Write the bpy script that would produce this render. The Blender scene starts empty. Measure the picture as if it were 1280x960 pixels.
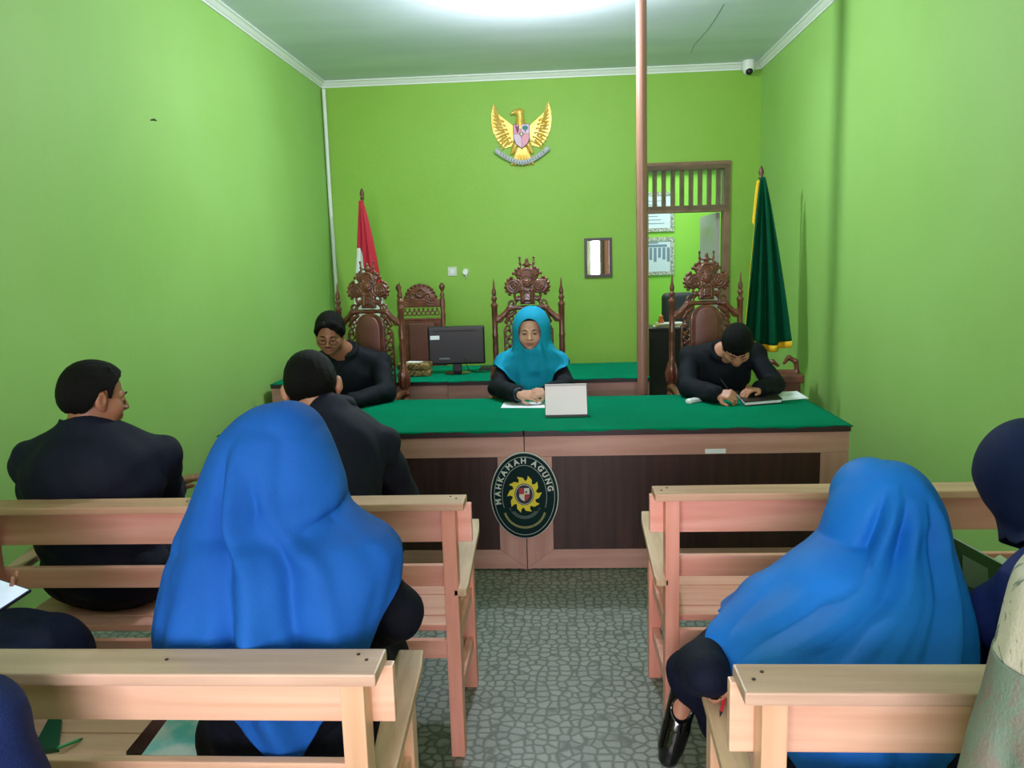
import bpy, bmesh, math, random
import numpy as np
from mathutils import Vector, Matrix
C = bpy.context.scene.collection
PI = math.pi
R_ = math.radians
random.seed(7)

# ---------------------------------------------------------------- camera
FPX = 980.0
CAM_H = 1.57
YAW, PITCH, ROLL = R_(3.5), R_(8.9), R_(1.7)
fw = Vector((-math.sin(YAW) * math.cos(PITCH), math.cos(YAW) * math.cos(PITCH), -math.sin(PITCH)))
rt = Vector((math.cos(YAW), math.sin(YAW), 0))
up = rt.cross(fw)
rt2 = rt * math.cos(ROLL) - up * math.sin(ROLL)
up2 = rt * math.sin(ROLL) + up * math.cos(ROLL)
cd = bpy.data.cameras.new('camera')
cd.sensor_fit = 'HORIZONTAL'; cd.sensor_width = 36; cd.lens = 36 * FPX / 1280
cd.clip_start = 0.02
cam = bpy.data.objects.new('camera', cd); C.objects.link(cam)
m = Matrix((rt2, up2, -fw)).transposed().to_4x4(); m.translation = (0, 0, CAM_H)
cam.matrix_world = m
bpy.context.scene.camera = cam
def at(px, py, Y):
    """real-world point seen at a photo pixel on the upright plane at distance Y"""
    r = fw + rt2 * ((px - 640) / FPX) - up2 * ((py - 480) / FPX)
    return Vector((0, 0, CAM_H)) + r * (Y / r.y)
def atz(px, py, Z):
    r = fw + rt2 * ((px - 640) / FPX) - up2 * ((py - 480) / FPX)
    return Vector((0, 0, CAM_H)) + r * ((Z - CAM_H) / r.z)

# ---------------------------------------------------------------- light
sc = bpy.context.scene
sc.view_settings.view_transform = 'Standard'; sc.view_settings.look = 'None'
sc.view_settings.gamma = 1; sc.view_settings.use_curve_mapping = False
sc.view_settings.exposure = 0.25
w = bpy.data.worlds.new('sky'); sc.world = w; w.use_nodes = True
wb = w.node_tree.nodes['Background']; wb.inputs[0].default_value = (0.72, 0.86, 1.0, 1); wb.inputs[1].default_value = 1.6
def area(name, loc, target, sx, sy, power, col):
    l = bpy.data.lights.new(name, 'AREA'); l.shape = 'RECTANGLE'; l.size = sx; l.size_y = sy
    l.energy = power; l.color = col
    o = bpy.data.objects.new(name, l); C.objects.link(o); o.location = loc
    o.rotation_euler = (Vector(target) - Vector(loc)).to_track_quat('-Z', 'Y').to_euler()
    return o
WX = (-2.15, 1.87); WY = (-2.6, 7.5); WH = 3.26
area('window_daylight', (-0.55, WY[0] - 0.12, 1.7), (-0.3, 7, 1.2), 2.4, 1.6, 180, (1.0, 0.895, 0.985))
area('doorway_daylight', (1.2, WY[0] - 0.12, 1.3), (0.6, 7, 1.0), 0.9, 2.0, 55, (1.0, 0.92, 0.95))
area('back_room_area_light', (1.1, 9.0, 3.0), (1.0, 9.4, 0.0), 1.6, 1.0, 38, (1.0, 0.95, 1.0))  # unseen area light under the inner ceiling, facing down; that room has no window
pl = bpy.data.lights.new('ceiling_bulb_light', 'POINT'); pl.energy = 95; pl.color = (0.88, 0.92, 1.0); pl.shadow_soft_size = 0.05
plo = bpy.data.objects.new('ceiling_bulb_light', pl); C.objects.link(plo); plo.location = (-0.13, 5.05, 2.95)

# ---------------------------------------------------------------- materials
def lin(c):
    c = [v / 255 for v in c]
    return tuple(v / 12.92 if v <= 0.04045 else ((v + 0.055) / 1.055) ** 2.4 for v in c) + (1,)
MATS = {}
def mat(name, col, rough=0.6, col2=None, scale=5, detail=3, stretch=(1, 1, 1), bump=0.0, bscale=60, metal=0, spec=0.5,
        coat=0, emit=0, sheen=0, ramp=(0.35, 0.65), coords='Object', trans=0, distort=0.0):
    if name in MATS: return MATS[name]
    m = bpy.data.materials.new(name); MATS[name] = m; m.use_nodes = True
    nt = m.node_tree; b = nt.nodes['Principled BSDF']
    b.inputs['Base Color'].default_value = lin(col); b.inputs['Roughness'].default_value = rough
    b.inputs['Metallic'].default_value = metal; b.inputs['Specular IOR Level'].default_value = spec
    b.inputs['Coat Weight'].default_value = coat; b.inputs['Transmission Weight'].default_value = trans
    if sheen: b.inputs['Sheen Weight'].default_value = sheen; b.inputs['Sheen Roughness'].default_value = 0.5
    if emit: b.inputs['Emission Color'].default_value = lin(col); b.inputs['Emission Strength'].default_value = emit
    if col2 or bump:
        tc = nt.nodes.new('ShaderNodeTexCoord'); mp = nt.nodes.new('ShaderNodeMapping')
        mp.inputs['Scale'].default_value = stretch
        nt.links.new(tc.outputs[coords], mp.inputs[0])
    if col2:
        n = nt.nodes.new('ShaderNodeTexNoise'); n.inputs['Scale'].default_value = scale; n.inputs['Detail'].default_value = detail
        n.inputs['Distortion'].default_value = distort
        r = nt.nodes.new('ShaderNodeValToRGB'); r.color_ramp.elements[0].position = ramp[0]; r.color_ramp.elements[1].position = ramp[1]
        r.color_ramp.elements[0].color = lin(col); r.color_ramp.elements[1].color = lin(col2)
        nt.links.new(mp.outputs[0], n.inputs['Vector']); nt.links.new(n.outputs['Fac'], r.inputs[0]); nt.links.new(r.outputs[0], b.inputs['Base Color'])
    if bump:
        n2 = nt.nodes.new('ShaderNodeTexNoise'); n2.inputs['Scale'].default_value = bscale; n2.inputs['Detail'].default_value = 2
        bp = nt.nodes.new('ShaderNodeBump'); bp.inputs['Strength'].default_value = bump; bp.inputs['Distance'].default_value = 0.01
        nt.links.new(mp.outputs[0], n2.inputs['Vector']); nt.links.new(n2.outputs['Fac'], bp.inputs['Height']); nt.links.new(bp.outputs[0], b.inputs['Normal'])
    return m
def weave(name, col, col2, sc_=260, rough=0.75, big=4):
    """woven cloth: soft tonal variation and a thread relief"""
    m = mat(name, col, rough, col2, scale=big, bump=0.25, bscale=sc_, sheen=0.0, spec=0.2)
    return m

green = mat('green_wall_paint', (146, 194, 96), 0.62, (158, 204, 112), scale=0.9, detail=5, bump=0.12, bscale=35, ramp=(0.3, 0.72))
green_back = mat('green_back_wall_paint', (131, 180, 60), 0.62, (141, 188, 76), scale=0.8, detail=5, bump=0.12, bscale=35, ramp=(0.3, 0.72))
ceil_m = mat('ceiling_paint', (222, 230, 244), 0.55, (206, 216, 230), scale=1.0, stretch=(0.5, 2.2, 1), bump=0.05, bscale=12)
white_trim = mat('white_trim', (225, 232, 226), 0.45)
wood_pink = mat('salmon_varnished_wood', (248, 182, 164), 0.42, (234, 158, 138), scale=3.0, detail=6, stretch=(0.6, 9, 9), bump=0.05, bscale=30, distort=0.6)
wood_tan = mat('tan_bare_wood', (218, 170, 142), 0.5, (194, 146, 118), scale=3.0, detail=6, stretch=(0.6, 8, 8), bump=0.06, bscale=30, distort=0.6)
wood_pale = mat('pale_varnished_wood', (246, 200, 172), 0.38, (230, 178, 148), scale=2.6, detail=6, stretch=(0.6, 9, 9), bump=0.05, bscale=30, distort=0.7)
wood_pinkv = mat('salmon_varnished_upright', (242, 168, 148), 0.42, (226, 146, 124), scale=3.0, detail=6, stretch=(9, 9, 0.6), bump=0.05, bscale=30)
wood_palev = mat('pale_varnished_upright', (238, 192, 158), 0.38, (220, 170, 134), scale=2.6, detail=6, stretch=(9, 9, 0.6), bump=0.05, bscale=30)
wood_tany = mat('tan_armrest_wood', (220, 184, 150), 0.5, (192, 154, 120), scale=3.0, detail=6, stretch=(9, 0.7, 9), bump=0.06, bscale=30)
lam_light = mat('light_wood_laminate', (202, 154, 142), 0.4, (184, 134, 122), scale=2.5, detail=5, stretch=(0.7, 8, 8))
lam_lightv = mat('light_wood_laminate_upright', (202, 154, 142), 0.4, (184, 134, 122), scale=2.5, detail=5, stretch=(8, 8, 0.7))
lam_dark = mat('dark_wood_laminate', (66, 38, 34), 0.38, (48, 26, 25), scale=3, detail=5, stretch=(14, 14, 0.8))
edge_dark = mat('dark_edge_band', (48, 30, 34), 0.45)
baize = mat('green_table_cloth', (0, 122, 86), 0.95, (0, 112, 78), scale=2.2, bump=0.12, bscale=140, spec=0.04)
carved = mat('carved_reddish_teak', (122, 68, 48), 0.33, (84, 42, 28), scale=14, detail=4, bump=0.15, bscale=40, coat=0.3)
leather = mat('brown_leather', (112, 66, 56), 0.4, (98, 56, 48), scale=6, bump=0.08, bscale=90)
pole_m = mat('pinkish_brown_paint', (150, 108, 92), 0.35)
frame_m = mat('brown_frame_paint', (138, 104, 80), 0.4, (120, 88, 66), scale=8)
black_pl = mat('black_plastic', (16, 17, 20), 0.4)
paper = mat('white_paper', (232, 236, 240), 0.7)
navy = weave('navy_cloth', (12, 16, 36), (16, 21, 44))
navy2 = weave('dark_navy_cloth', (9, 11, 26), (13, 16, 33))
charcoal = weave('charcoal_navy_jacket', (24, 25, 42), (31, 32, 49))
nearblack = weave('near_black_shirt', (9, 12, 20), (13, 17, 27))
blue = weave('royal_blue_hijab_cloth', (20, 82, 166), (26, 94, 180), sc_=420, big=3)
blue2 = weave('azure_blue_hijab_cloth', (18, 106, 204), (30, 124, 220), sc_=420, big=3, rough=0.55)
teal = weave('teal_hijab_cloth', (8, 134, 170), (12, 146, 182), sc_=420, big=3)
skin = mat('warm_brown_skin', (190, 134, 106), 0.5, (178, 122, 96), scale=18, bump=0.04, bscale=120)
skin_d = mat('darker_brown_skin', (158, 104, 78), 0.5, (146, 94, 70), scale=18, bump=0.04, bscale=120)
lip_m = mat('lip_skin', (160, 92, 82), 0.45)
hair_m = mat('black_hair', (9, 8, 9), 0.62, (17, 15, 15), scale=60, stretch=(3, 1, 1), bump=0.5, bscale=220, spec=0.12)
eye_m = mat('dark_eye', (20, 14, 12), 0.15)
gold = mat('gold_metal', (214, 176, 72), 0.42, (232, 200, 110), scale=12, metal=0.35)
skirting_m = mat('grey_skirting', (150, 150, 140), 0.6)

# ---------------------------------------------------------------- mesh helpers
def link(name, me, m=None, parent=None, smooth=False, loc=None):
    o = bpy.data.objects.new(name, me); C.objects.link(o)
    if m: me.materials.append(m)
    if parent: o.parent = parent
    if smooth:
        for p in me.polygons: p.use_smooth = True
    if loc: o.location = loc
    return o
def tag(o, label=None, cat=None, group=None, kind=None):
    if label: o['label'] = label
    if cat: o['category'] = cat
    if group: o['group'] = group
    if kind: o['kind'] = kind
    return o
def empty(name, loc, rz=0, label=None, cat=None, group=None):
    o = bpy.data.objects.new(name, None); C.objects.link(o); o.location = loc; o.rotation_euler = (0, 0, rz)
    o.empty_display_size = 0.1
    return tag(o, label, cat, group)
def copy_tree(o, parent=None):
    c = o.copy(); C.objects.link(c)
    if parent: c.parent = parent
    for ch in list(o.children): copy_tree(ch, c)
    return c
class MB:
    def __init__(s): s.v = []; s.f = []
    def add(s, vs, fs):
        n = len(s.v); s.v += [tuple(v) for v in vs]; s.f += [tuple(i + n for i in f) for f in fs]; return s
    def box(s, x0, x1, y0, y1, z0, z1, M=None):
        v = [Vector((x, y, z)) for z in (z0, z1) for y in (y0, y1) for x in (x0, x1)]
        if M is not None: v = [M @ p for p in v]
        return s.add(v, [(0, 2, 3, 1), (4, 5, 7, 6), (0, 1, 5, 4), (2, 6, 7, 3), (0, 4, 6, 2), (1, 3, 7, 5)])
    def prism(s, pts, y0, y1, M=None):
        """polygon in x,z (counter-clockwise) extruded along y"""
        n = len(pts); v = [Vector((p[0], y0, p[1])) for p in pts] + [Vector((p[0], y1, p[1])) for p in pts]
        if M is not None: v = [M @ p for p in v]
        f = [tuple(range(n)), tuple(range(2 * n - 1, n - 1, -1))] + [(i, i + n, (i + 1) % n + n, (i + 1) % n) for i in range(n)]
        return s.add(v, f)
    def tube(s, pts, r, n=8, cap=True):
        pts = [Vector(p) for p in pts]; rr = r if isinstance(r, (list, tuple)) else [r] * len(pts)
        rings = []; last = None
        for i, p in enumerate(pts):
            d = (pts[min(i + 1, len(pts) - 1)] - pts[max(i - 1, 0)]).normalized()
            if last is None:
                a = d.cross(Vector((0, 0, 1)));
                if a.length < 1e-3: a = d.cross(Vector((1, 0, 0)))
            else: a = last - d * last.dot(d)
            a.normalize(); last = a; b = d.cross(a)
            rings.append([p + (a * math.cos(2 * PI * k / n) + b * math.sin(2 * PI * k / n)) * rr[i] for k in range(n)])
        v = [q for r_ in rings for q in r_]
        f = [(i * n + k, i * n + (k + 1) % n, (i + 1) * n + (k + 1) % n, (i + 1) * n + k) for i in range(len(pts) - 1) for k in range(n)]
        if cap: f += [tuple(range(n - 1, -1, -1)), tuple(range((len(pts) - 1) * n, len(pts) * n))]
        return s.add(v, f)
    def lathe(s, prof, n=16, c=(0, 0, 0)):
        """profile of (radius, z)"""
        v = [(c[0] + r * math.cos(2 * PI * k / n), c[1] + r * math.sin(2 * PI * k / n), c[2] + z) for r, z in prof for k in range(n)]
        f = [(i * n + k, i * n + (k + 1) % n, (i + 1) * n + (k + 1) % n, (i + 1) * n + k) for i in range(len(prof) - 1) for k in range(n)]
        f += [tuple(range(n - 1, -1, -1)), tuple(range((len(prof) - 1) * n, len(prof) * n))]
        return s.add(v, f)
    def build(s, name, m=None, parent=None, smooth=False, bevel=0, loc=None):
        me = bpy.data.meshes.new(name); me.from_pydata(s.v, [], s.f)
        if bevel:
            bm = bmesh.new(); bm.from_mesh(me)
            bmesh.ops.recalc_face_normals(bm, faces=bm.faces)
            es = [e for e in bm.edges if len(e.link_faces) == 2 and e.calc_face_angle(0) > 0.5]
            bmesh.ops.bevel(bm, geom=es, offset=bevel, segments=2, affect='EDGES', profile=0.6)
            bm.to_mesh(me); bm.free()
        else:
            bm = bmesh.new(); bm.from_mesh(me); bmesh.ops.recalc_face_normals(bm, faces=bm.faces); bm.to_mesh(me); bm.free()
        me.update()
        o = link(name, me, m, parent, smooth, loc)
        if smooth:
            try: me.set_sharp_from_angle(angle=R_(50))
            except Exception: pass
        return o
def box(name, x0, x1, y0, y1, z0, z1, m, parent=None, bevel=0.0, M=None):
    return MB().box(x0, x1, y0, y1, z0, z1, M).build(name, m, parent, bevel=bevel)

# ---------------------------------------------------------------- signed-distance modelling
def axis(lo, hi, step, fine=()):
    out = [lo]
    while out[-1] < hi:
        s = step
        for a, b, fs in fine:
            if a - 0.004 <= out[-1] <= b: s = min(s, fs)
        out.append(out[-1] + s)
    return np.array(out, dtype=np.float32)
class Field:
    def __init__(s, lo, hi, step, fine=((), (), ())):
        s.ax = [axis(lo[i], hi[i], step, fine[i]) for i in range(3)]
        s.F = np.full([len(a) for a in s.ax], 0.5, dtype=np.float32)
    def sub(s, lo, hi, k):
        mrg = 0.035 + k; sl = []
        for i in range(3):
            a = np.searchsorted(s.ax[i], lo[i] - mrg); b = np.searchsorted(s.ax[i], hi[i] + mrg)
            if b - a < 2: return None
            sl.append(slice(int(a), int(b)))
        X, Y, Z = np.meshgrid(s.ax[0][sl[0]], s.ax[1][sl[1]], s.ax[2][sl[2]], indexing='ij', sparse=True)
        return tuple(sl), X, Y, Z
    def comb(s, sl, d, k, op):
        A = s.F[sl]
        if op == 'sub':
            if k > 0:
                h = np.clip(0.5 - 0.5 * (A + d) / k, 0, 1); s.F[sl] = A * (1 - h) + (-d) * h + k * h * (1 - h)
            else: s.F[sl] = np.maximum(A, -d)
        else:
            if k > 0:
                h = np.clip(0.5 + 0.5 * (A - d) / k, 0, 1); s.F[sl] = A * (1 - h) + d * h - k * h * (1 - h)
            else: s.F[sl] = np.minimum(A, d)
    def cone(s, a, b, r1, r2, k=0.02, op='add'):
        a = np.array(a, dtype=np.float32); b = np.array(b, dtype=np.float32); rm = max(r1, r2)
        q = s.sub(np.minimum(a, b) - rm, np.maximum(a, b) + rm, k)
        if q is None: return s
        sl, X, Y, Z = q; ba = b - a; L = float(ba @ ba) + 1e-9
        t = np.clip(((X - a[0]) * ba[0] + (Y - a[1]) * ba[1] + (Z - a[2]) * ba[2]) / L, 0, 1)
        d = np.sqrt((X - a[0] - t * ba[0]) ** 2 + (Y - a[1] - t * ba[1]) ** 2 + (Z - a[2] - t * ba[2]) ** 2) - (r1 + (r2 - r1) * t)
        s.comb(sl, d, k, op); return s
    def chain(s, pts, rs, k=0.02, op='add'):
        for i in range(len(pts) - 1): s.cone(pts[i], pts[i + 1], rs[i], rs[i + 1], k, op)
        return s
    def ell(s, c, r, k=0.02, M=None, op='add'):
        """ellipsoid: centre c, radii r, orientation M (3x3 numpy, columns = local axes)"""
        c = np.array(c, dtype=np.float32); rm = max(r)
        q = s.sub(c - rm, c + rm, k)
        if q is None: return s
        sl, X, Y, Z = q; dx, dy, dz = X - c[0], Y - c[1], Z - c[2]
        if M is None: l = (dx, dy, dz)
        else: l = [dx * M[0, i] + dy * M[1, i] + dz * M[2, i] for i in range(3)]
        k0 = np.sqrt((l[0] / r[0]) ** 2 + (l[1] / r[1]) ** 2 + (l[2] / r[2]) ** 2)
        k1 = np.sqrt((l[0] / r[0] ** 2) ** 2 + (l[1] / r[1] ** 2) ** 2 + (l[2] / r[2] ** 2) ** 2) + 1e-6
        s.comb(sl, k0 * (k0 - 1) / k1, k, op); return s
    def bx(s, c, h, rad=0.01, k=0.0, op='add'):
        c = np.array(c, dtype=np.float32); h = np.array(h, dtype=np.float32)
        q = s.sub(c - h - rad, c + h + rad, k)
        if q is None: return s
        sl, X, Y, Z = q
        qx, qy, qz = np.abs(X - c[0]) - h[0], np.abs(Y - c[1]) - h[1], np.abs(Z - c[2]) - h[2]
        d = np.sqrt(np.maximum(qx, 0) ** 2 + np.maximum(qy, 0) ** 2 + np.maximum(qz, 0) ** 2) + np.minimum(np.maximum(np.maximum(qx, qy), qz), 0) - rad
        s.comb(sl, d, k, op); return s
    def torus(s, c, R, r, k=0.0, op='add'):
        """ring lying in the x,z plane"""
        c = np.array(c, dtype=np.float32); q = s.sub(c - R - r, c + R + r, k)
        if q is None: return s
        sl, X, Y, Z = q
        d = np.sqrt((np.sqrt((X - c[0]) ** 2 + (Z - c[2]) ** 2) - R) ** 2 + (Y - c[1]) ** 2) - r
        s.comb(sl, d, k, op); return s
    def disp(s, fn):
        X, Y, Z = np.meshgrid(*s.ax, indexing='ij', sparse=True)
        s.F += fn(X, Y, Z).astype(np.float32); return s
    def clip(s, p, n, k=0.0):
        """cut away everything on the side n points to"""
        n = np.array(n, dtype=np.float32); n /= np.linalg.norm(n)
        X, Y, Z = np.meshgrid(*s.ax, indexing='ij', sparse=True)
        s.F = np.maximum(s.F, (X - p[0]) * n[0] + (Y - p[1]) * n[1] + (Z - p[2]) * n[2]).astype(np.float32); return s
    def mesh(s, name, m, parent=None):
        F = s.F; F[0] = F[-1] = 0.5; F[:, 0] = F[:, -1] = 0.5; F[:, :, 0] = F[:, :, -1] = 0.5
        S = F < 0
        if not S.any(): raise RuntimeError('empty field ' + name)
        n = np.zeros([d - 1 for d in F.shape], dtype=np.int8)
        for dx in (0, 1):
            for dy in (0, 1):
                for dz in (0, 1): n += S[dx:dx + n.shape[0], dy:dy + n.shape[1], dz:dz + n.shape[2]]
        I, J, K = np.nonzero((n > 0) & (n < 8))
        P = np.zeros((len(I), 3)); cnt = np.zeros(len(I))
        co = [(a, b, c) for a in (0, 1) for b in (0, 1) for c in (0, 1)]
        for u in co:
            for ax in range(3):
                if u[ax]: continue
                v = list(u); v[ax] = 1
                fu = F[I + u[0], J + u[1], K + u[2]]; fv = F[I + v[0], J + v[1], K + v[2]]
                msk = (fu < 0) != (fv < 0)
                t = np.where(msk, fu / np.where(msk, fu - fv, 1), 0)
                q = [s.ax[0][I + u[0]].astype(float), s.ax[1][J + u[1]].astype(float), s.ax[2][K + u[2]].astype(float)]
                idx = (I, J, K)[ax]; q[ax] = q[ax] + t * (s.ax[ax][idx + 1] - s.ax[ax][idx])
                for i in range(3): P[:, i] += np.where(msk, q[i], 0)
                cnt += msk
        P /= cnt[:, None]
        idm = np.full(n.shape, -1, dtype=np.int64); idm[I, J, K] = np.arange(len(I))
        Q = []
        for ax in range(3):
            a = [slice(None)] * 3; b = [slice(None)] * 3; a[ax] = slice(0, -1); b[ax] = slice(1, None)
            A = S[tuple(a)]; B = S[tuple(b)]; o1, o2 = [(1, 2), (2, 0), (0, 1)][ax]
            E = np.nonzero(A != B); g = np.array(E)
            ok = (g[o1] > 0) & (g[o2] > 0) & (g[o1] < n.shape[o1]) & (g[o2] < n.shape[o2]); g = g[:, ok]; inside = A[g[0], g[1], g[2]]
            def cell(d1, d2):
                h = g.copy(); h[o1] -= d1; h[o2] -= d2; return idm[h[0], h[1], h[2]]
            q = np.stack([cell(1, 1), cell(0, 1), cell(0, 0), cell(1, 0)], 1)
            q[~inside] = q[~inside][:, ::-1]; Q.append(q)
        Q = np.concatenate(Q)
        me = bpy.data.meshes.new(name)
        me.vertices.add(len(P)); me.vertices.foreach_set('co', P.ravel())
        me.loops.add(len(Q) * 4); me.loops.foreach_set('vertex_index', Q.ravel().astype(np.int32))
        me.polygons.add(len(Q)); me.polygons.foreach_set('loop_start', np.arange(0, len(Q) * 4, 4, dtype=np.int32))
        me.update(calc_edges=True); me.validate()
        return link(name, me, m, parent, True)

def grid_mesh(name, P, m, parent=None, closed=True, keep=None, thick=0.0, subsurf=0):
    """P: (rows, cols, 3) array; closed joins the last column to the first"""
    nr, nc = P.shape[:2]; f = []
    for i in range(nr - 1):
        for j in range(nc if closed else nc - 1):
            if keep is None or keep[i, j]:
                j2 = (j + 1) % nc; f.append((i * nc + j, i * nc + j2, (i + 1) * nc + j2, (i + 1) * nc + j))
    me = bpy.data.meshes.new(name); me.from_pydata([tuple(p) for p in P.reshape(-1, 3)], [], f)
    bm = bmesh.new(); bm.from_mesh(me)
    bmesh.ops.delete(bm, geom=[v for v in bm.verts if not v.link_faces], context='VERTS')
    bmesh.ops.recalc_face_normals(bm, faces=bm.faces)
    bm.to_mesh(me); bm.free()
    o = link(name, me, m, parent, True)
    if thick:
        md = o.modifiers.new('thickness', 'SOLIDIFY'); md.thickness = thick; md.offset = 0
    return o

# ================================================================ SETTING
def S(o, label=None):
    o['kind'] = 'structure'
    if label: o['label'] = label
    return o
T = 0.12
S(box('floor', WX[0] - T, WX[1] + T, WY[0] - T, 10.6, -0.1, 0.0, None))
S(box('ceiling', WX[0] - T, WX[1] + T, WY[0] - T, WY[1] + T, WH, WH + 0.1, ceil_m))
S(box('wall_left', WX[0] - T, WX[0], WY[0] - T, WY[1] + T, 0, WH, green))
S(box('wall_right', WX[1], WX[1] + T, WY[0] - T, WY[1] + T, 0, WH, green))
DX0, DX1, DZ = 0.745, 1.60, 2.42
mb = MB(); Y0, Y1 = WY[1], WY[1] + T
mb.box(WX[0], DX0, Y0, Y1, 0, WH).box(DX1, WX[1], Y0, Y1, 0, WH).box(DX0, DX1, Y0, Y1, DZ, WH)
S(mb.build('wall_back', green_back))
# front wall behind the camera: a wide window and an open doorway let the daylight in
mb = MB(); Y0, Y1 = WY[0] - T, WY[0]
mb.box(WX[0], -1.75, Y0, Y1, 0, WH).box(-1.75, 0.6, Y0, Y1, 0, 0.9).box(-1.75, 0.6, Y0, Y1, 2.5, WH).box(0.6, 0.72, Y0, Y1, 0, WH)
mb.box(0.72, 1.68, Y0, Y1, 2.35, WH).box(1.68, WX[1], Y0, Y1, 0, WH)
S(mb.build('wall_front', green))
# floor: vinyl printed with a cobble pattern
m = mat('cobble_print_vinyl', (134, 144, 124), 0.45)
nt = m.node_tree; b = nt.nodes['Principled BSDF']; N = nt.nodes.new; L = nt.links.new
tc = N('ShaderNodeTexCoord'); mp = N('ShaderNodeMapping'); mp.inputs['Scale'].default_value = (25, 27, 1)
ns = N('ShaderNodeTexNoise'); ns.inputs['Scale'].default_value = 9; ns.inputs['Detail'].default_value = 3
mix = N('ShaderNodeMixRGB'); mix.blend_type = 'ADD'; mix.inputs[0].default_value = 0.03
vo = N('ShaderNodeTexVoronoi'); vo.feature = 'DISTANCE_TO_EDGE'; vo.inputs['Randomness'].default_value = 0.62; vo.inputs['Scale'].default_value = 1
vo2 = N('ShaderNodeTexVoronoi'); vo2.feature = 'F1'; vo2.inputs['Randomness'].default_value = 0.62; vo2.inputs['Scale'].default_value = 1
r1 = N('ShaderNodeValToRGB'); r1.color_ramp.elements[0].position = 0.02; r1.color_ramp.elements[1].position = 0.2
r1.color_ramp.elements[0].color = lin((150, 162, 152)); r1.color_ramp.elements[1].color = (1, 1, 1, 1)
r2 = N('ShaderNodeMixRGB'); r2.inputs[1].default_value = lin((132, 138, 128)); r2.inputs[2].default_value = lin((148, 152, 142))
sep = N('ShaderNodeSeparateColor'); mul = N('ShaderNodeMixRGB'); mul.blend_type = 'MULTIPLY'; mul.inputs[0].default_value = 1
n3 = N('ShaderNodeTexNoise'); n3.inputs['Scale'].default_value = 120
mx3 = N('ShaderNodeMixRGB'); mx3.blend_type = 'SOFT_LIGHT'; mx3.inputs[0].default_value = 0.35
L(tc.outputs['Object'], mp.inputs[0]); L(tc.outputs['Object'], ns.inputs['Vector']); L(mp.outputs[0], mix.inputs[1]); L(ns.outputs['Color'], mix.inputs[2])
mix.inputs[0].default_value = 0.9
L(mix.outputs[0], vo.inputs['Vector']); L(mix.outputs[0], vo2.inputs['Vector']); L(vo.outputs['Distance'], r1.inputs[0])
L(vo2.outputs['Color'], sep.inputs[0]); L(sep.outputs[0], r2.inputs[0]); L(r2.outputs[0], mul.inputs[1]); L(r1.outputs[0], mul.inputs[2])
L(tc.outputs['Object'], n3.inputs['Vector']); L(mul.outputs[0], mx3.inputs[1]); L(n3.outputs['Fac'], mx3.inputs[2]); L(mx3.outputs[0], b.inputs['Base Color'])
bpy.data.objects['floor'].data.materials.append(m)
# cornices, corner strip
def crown(name, p, q, inward):
    """stepped white cornice from p to q"""
    a, b_ = Vector(p), Vector(q); d = (b_ - a).normalized(); n = Vector(inward); mb = MB()
    prof = [(0, 0), (0.05, 0), (0.05, -0.01), (0.036, -0.016), (0.02, -0.036), (0.01, -0.044), (0.01, -0.056), (0, -0.056)]
    v = [e + n * x + Vector((0, 0, z)) for e in (a, b_) for x, z in prof]; k = len(prof)
    mb.add(v, [tuple(range(k)), tuple(range(2 * k - 1, k - 1, -1))] + [(i, (i + 1) % k, (i + 1) % k + k, i + k) for i in range(k)])
    return S(mb.build(name, white_trim))
crown('trim_1', (WX[0], WY[0], WH), (WX[0], WY[1], WH), (1, 0, 0))
crown('trim_2', (WX[1], WY[0], WH), (WX[1], WY[1], WH), (-1, 0, 0))
crown('trim_3', (WX[0], WY[1], WH), (WX[1], WY[1], WH), (0, -1, 0))
mb = MB(); mb.tube([(WX[0] + 0.03, WY[1] - 0.03, WH - 0.07), (WX[0] + 0.028, WY[1] - 0.035, 2.2), (WX[0] + 0.034, WY[1] - 0.03, 0.8), (WX[0] + 0.03, WY[1] - 0.03, 0.02)], 0.018, 8)
tag(mb.build('cable_conduit', white_trim, smooth=True), 'thin white cable conduit running down the back left corner of the room', 'conduit')
# hairline crack in the ceiling
p0 = [atz(905, 5, WH), atz(893, 25, WH), atz(884, 38, WH), atz(868, 56, WH), atz(864, 66, WH)]
mb = MB()
for a, c in zip(p0[:-1], p0[1:]):
    n = (c - a).cross(Vector((0, 0, 1))).normalized() * 0.003
    mb.box(-0.5, 0.5, -0.5, 0.5, -0.5, 0.5, Matrix.Translation((a + c) / 2 + Vector((0, 0, -0.0005))) @ Matrix.Rotation(math.atan2(c.y - a.y, c.x - a.x), 4, 'Z') @ Matrix.Diagonal((((c - a).length), 0.0035, 0.002, 1)))
S(mb.build('trim_4', mat('crack_grey', (96, 120, 110), 0.8)), 'dark hairline crack between the ceiling boards')

# door frame in the back wall with slatted transom
fr = S(empty('door_1', (DX0, WY[1], 0)))
yf0, yf1 = -0.03, 0.12
def fpart(name, x0, x1, y0, y1, z0, z1, mm=frame_m, **k): return box(name, x0 - 0, x1, y0, y1, z0, z1, mm, fr, bevel=0.004)
DW = DX1 - DX0
fpart('jamb', 0, 0.11, yf0, yf1, 0, DZ); fpart('jamb', DW - 0.055, DW, yf0, yf1, 0, DZ)
fpart('lintel', 0, DW, yf0 - 0.004, yf1, DZ - 0.07, DZ); fpart('transom_bar', 0, DW, yf0 - 0.004, yf1, 1.97, 2.03)
n = 8
for i in range(n):
    x = 0.135 + i * (DW - 0.055 - 0.135) / n + 0.02
    fpart('slat', x, x + 0.036, 0.0, 0.06, 2.03, DZ - 0.07)
film = mat('clear_plastic_film', (235, 245, 245), 0.05, trans=1.0, bump=0.9, bscale=9, spec=0.6)
film.node_tree.nodes['Principled BSDF'].inputs['IOR'].default_value = 1.02
film.node_tree.nodes['Principled BSDF'].inputs['Coat Weight'].default_value = 0.35
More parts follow.
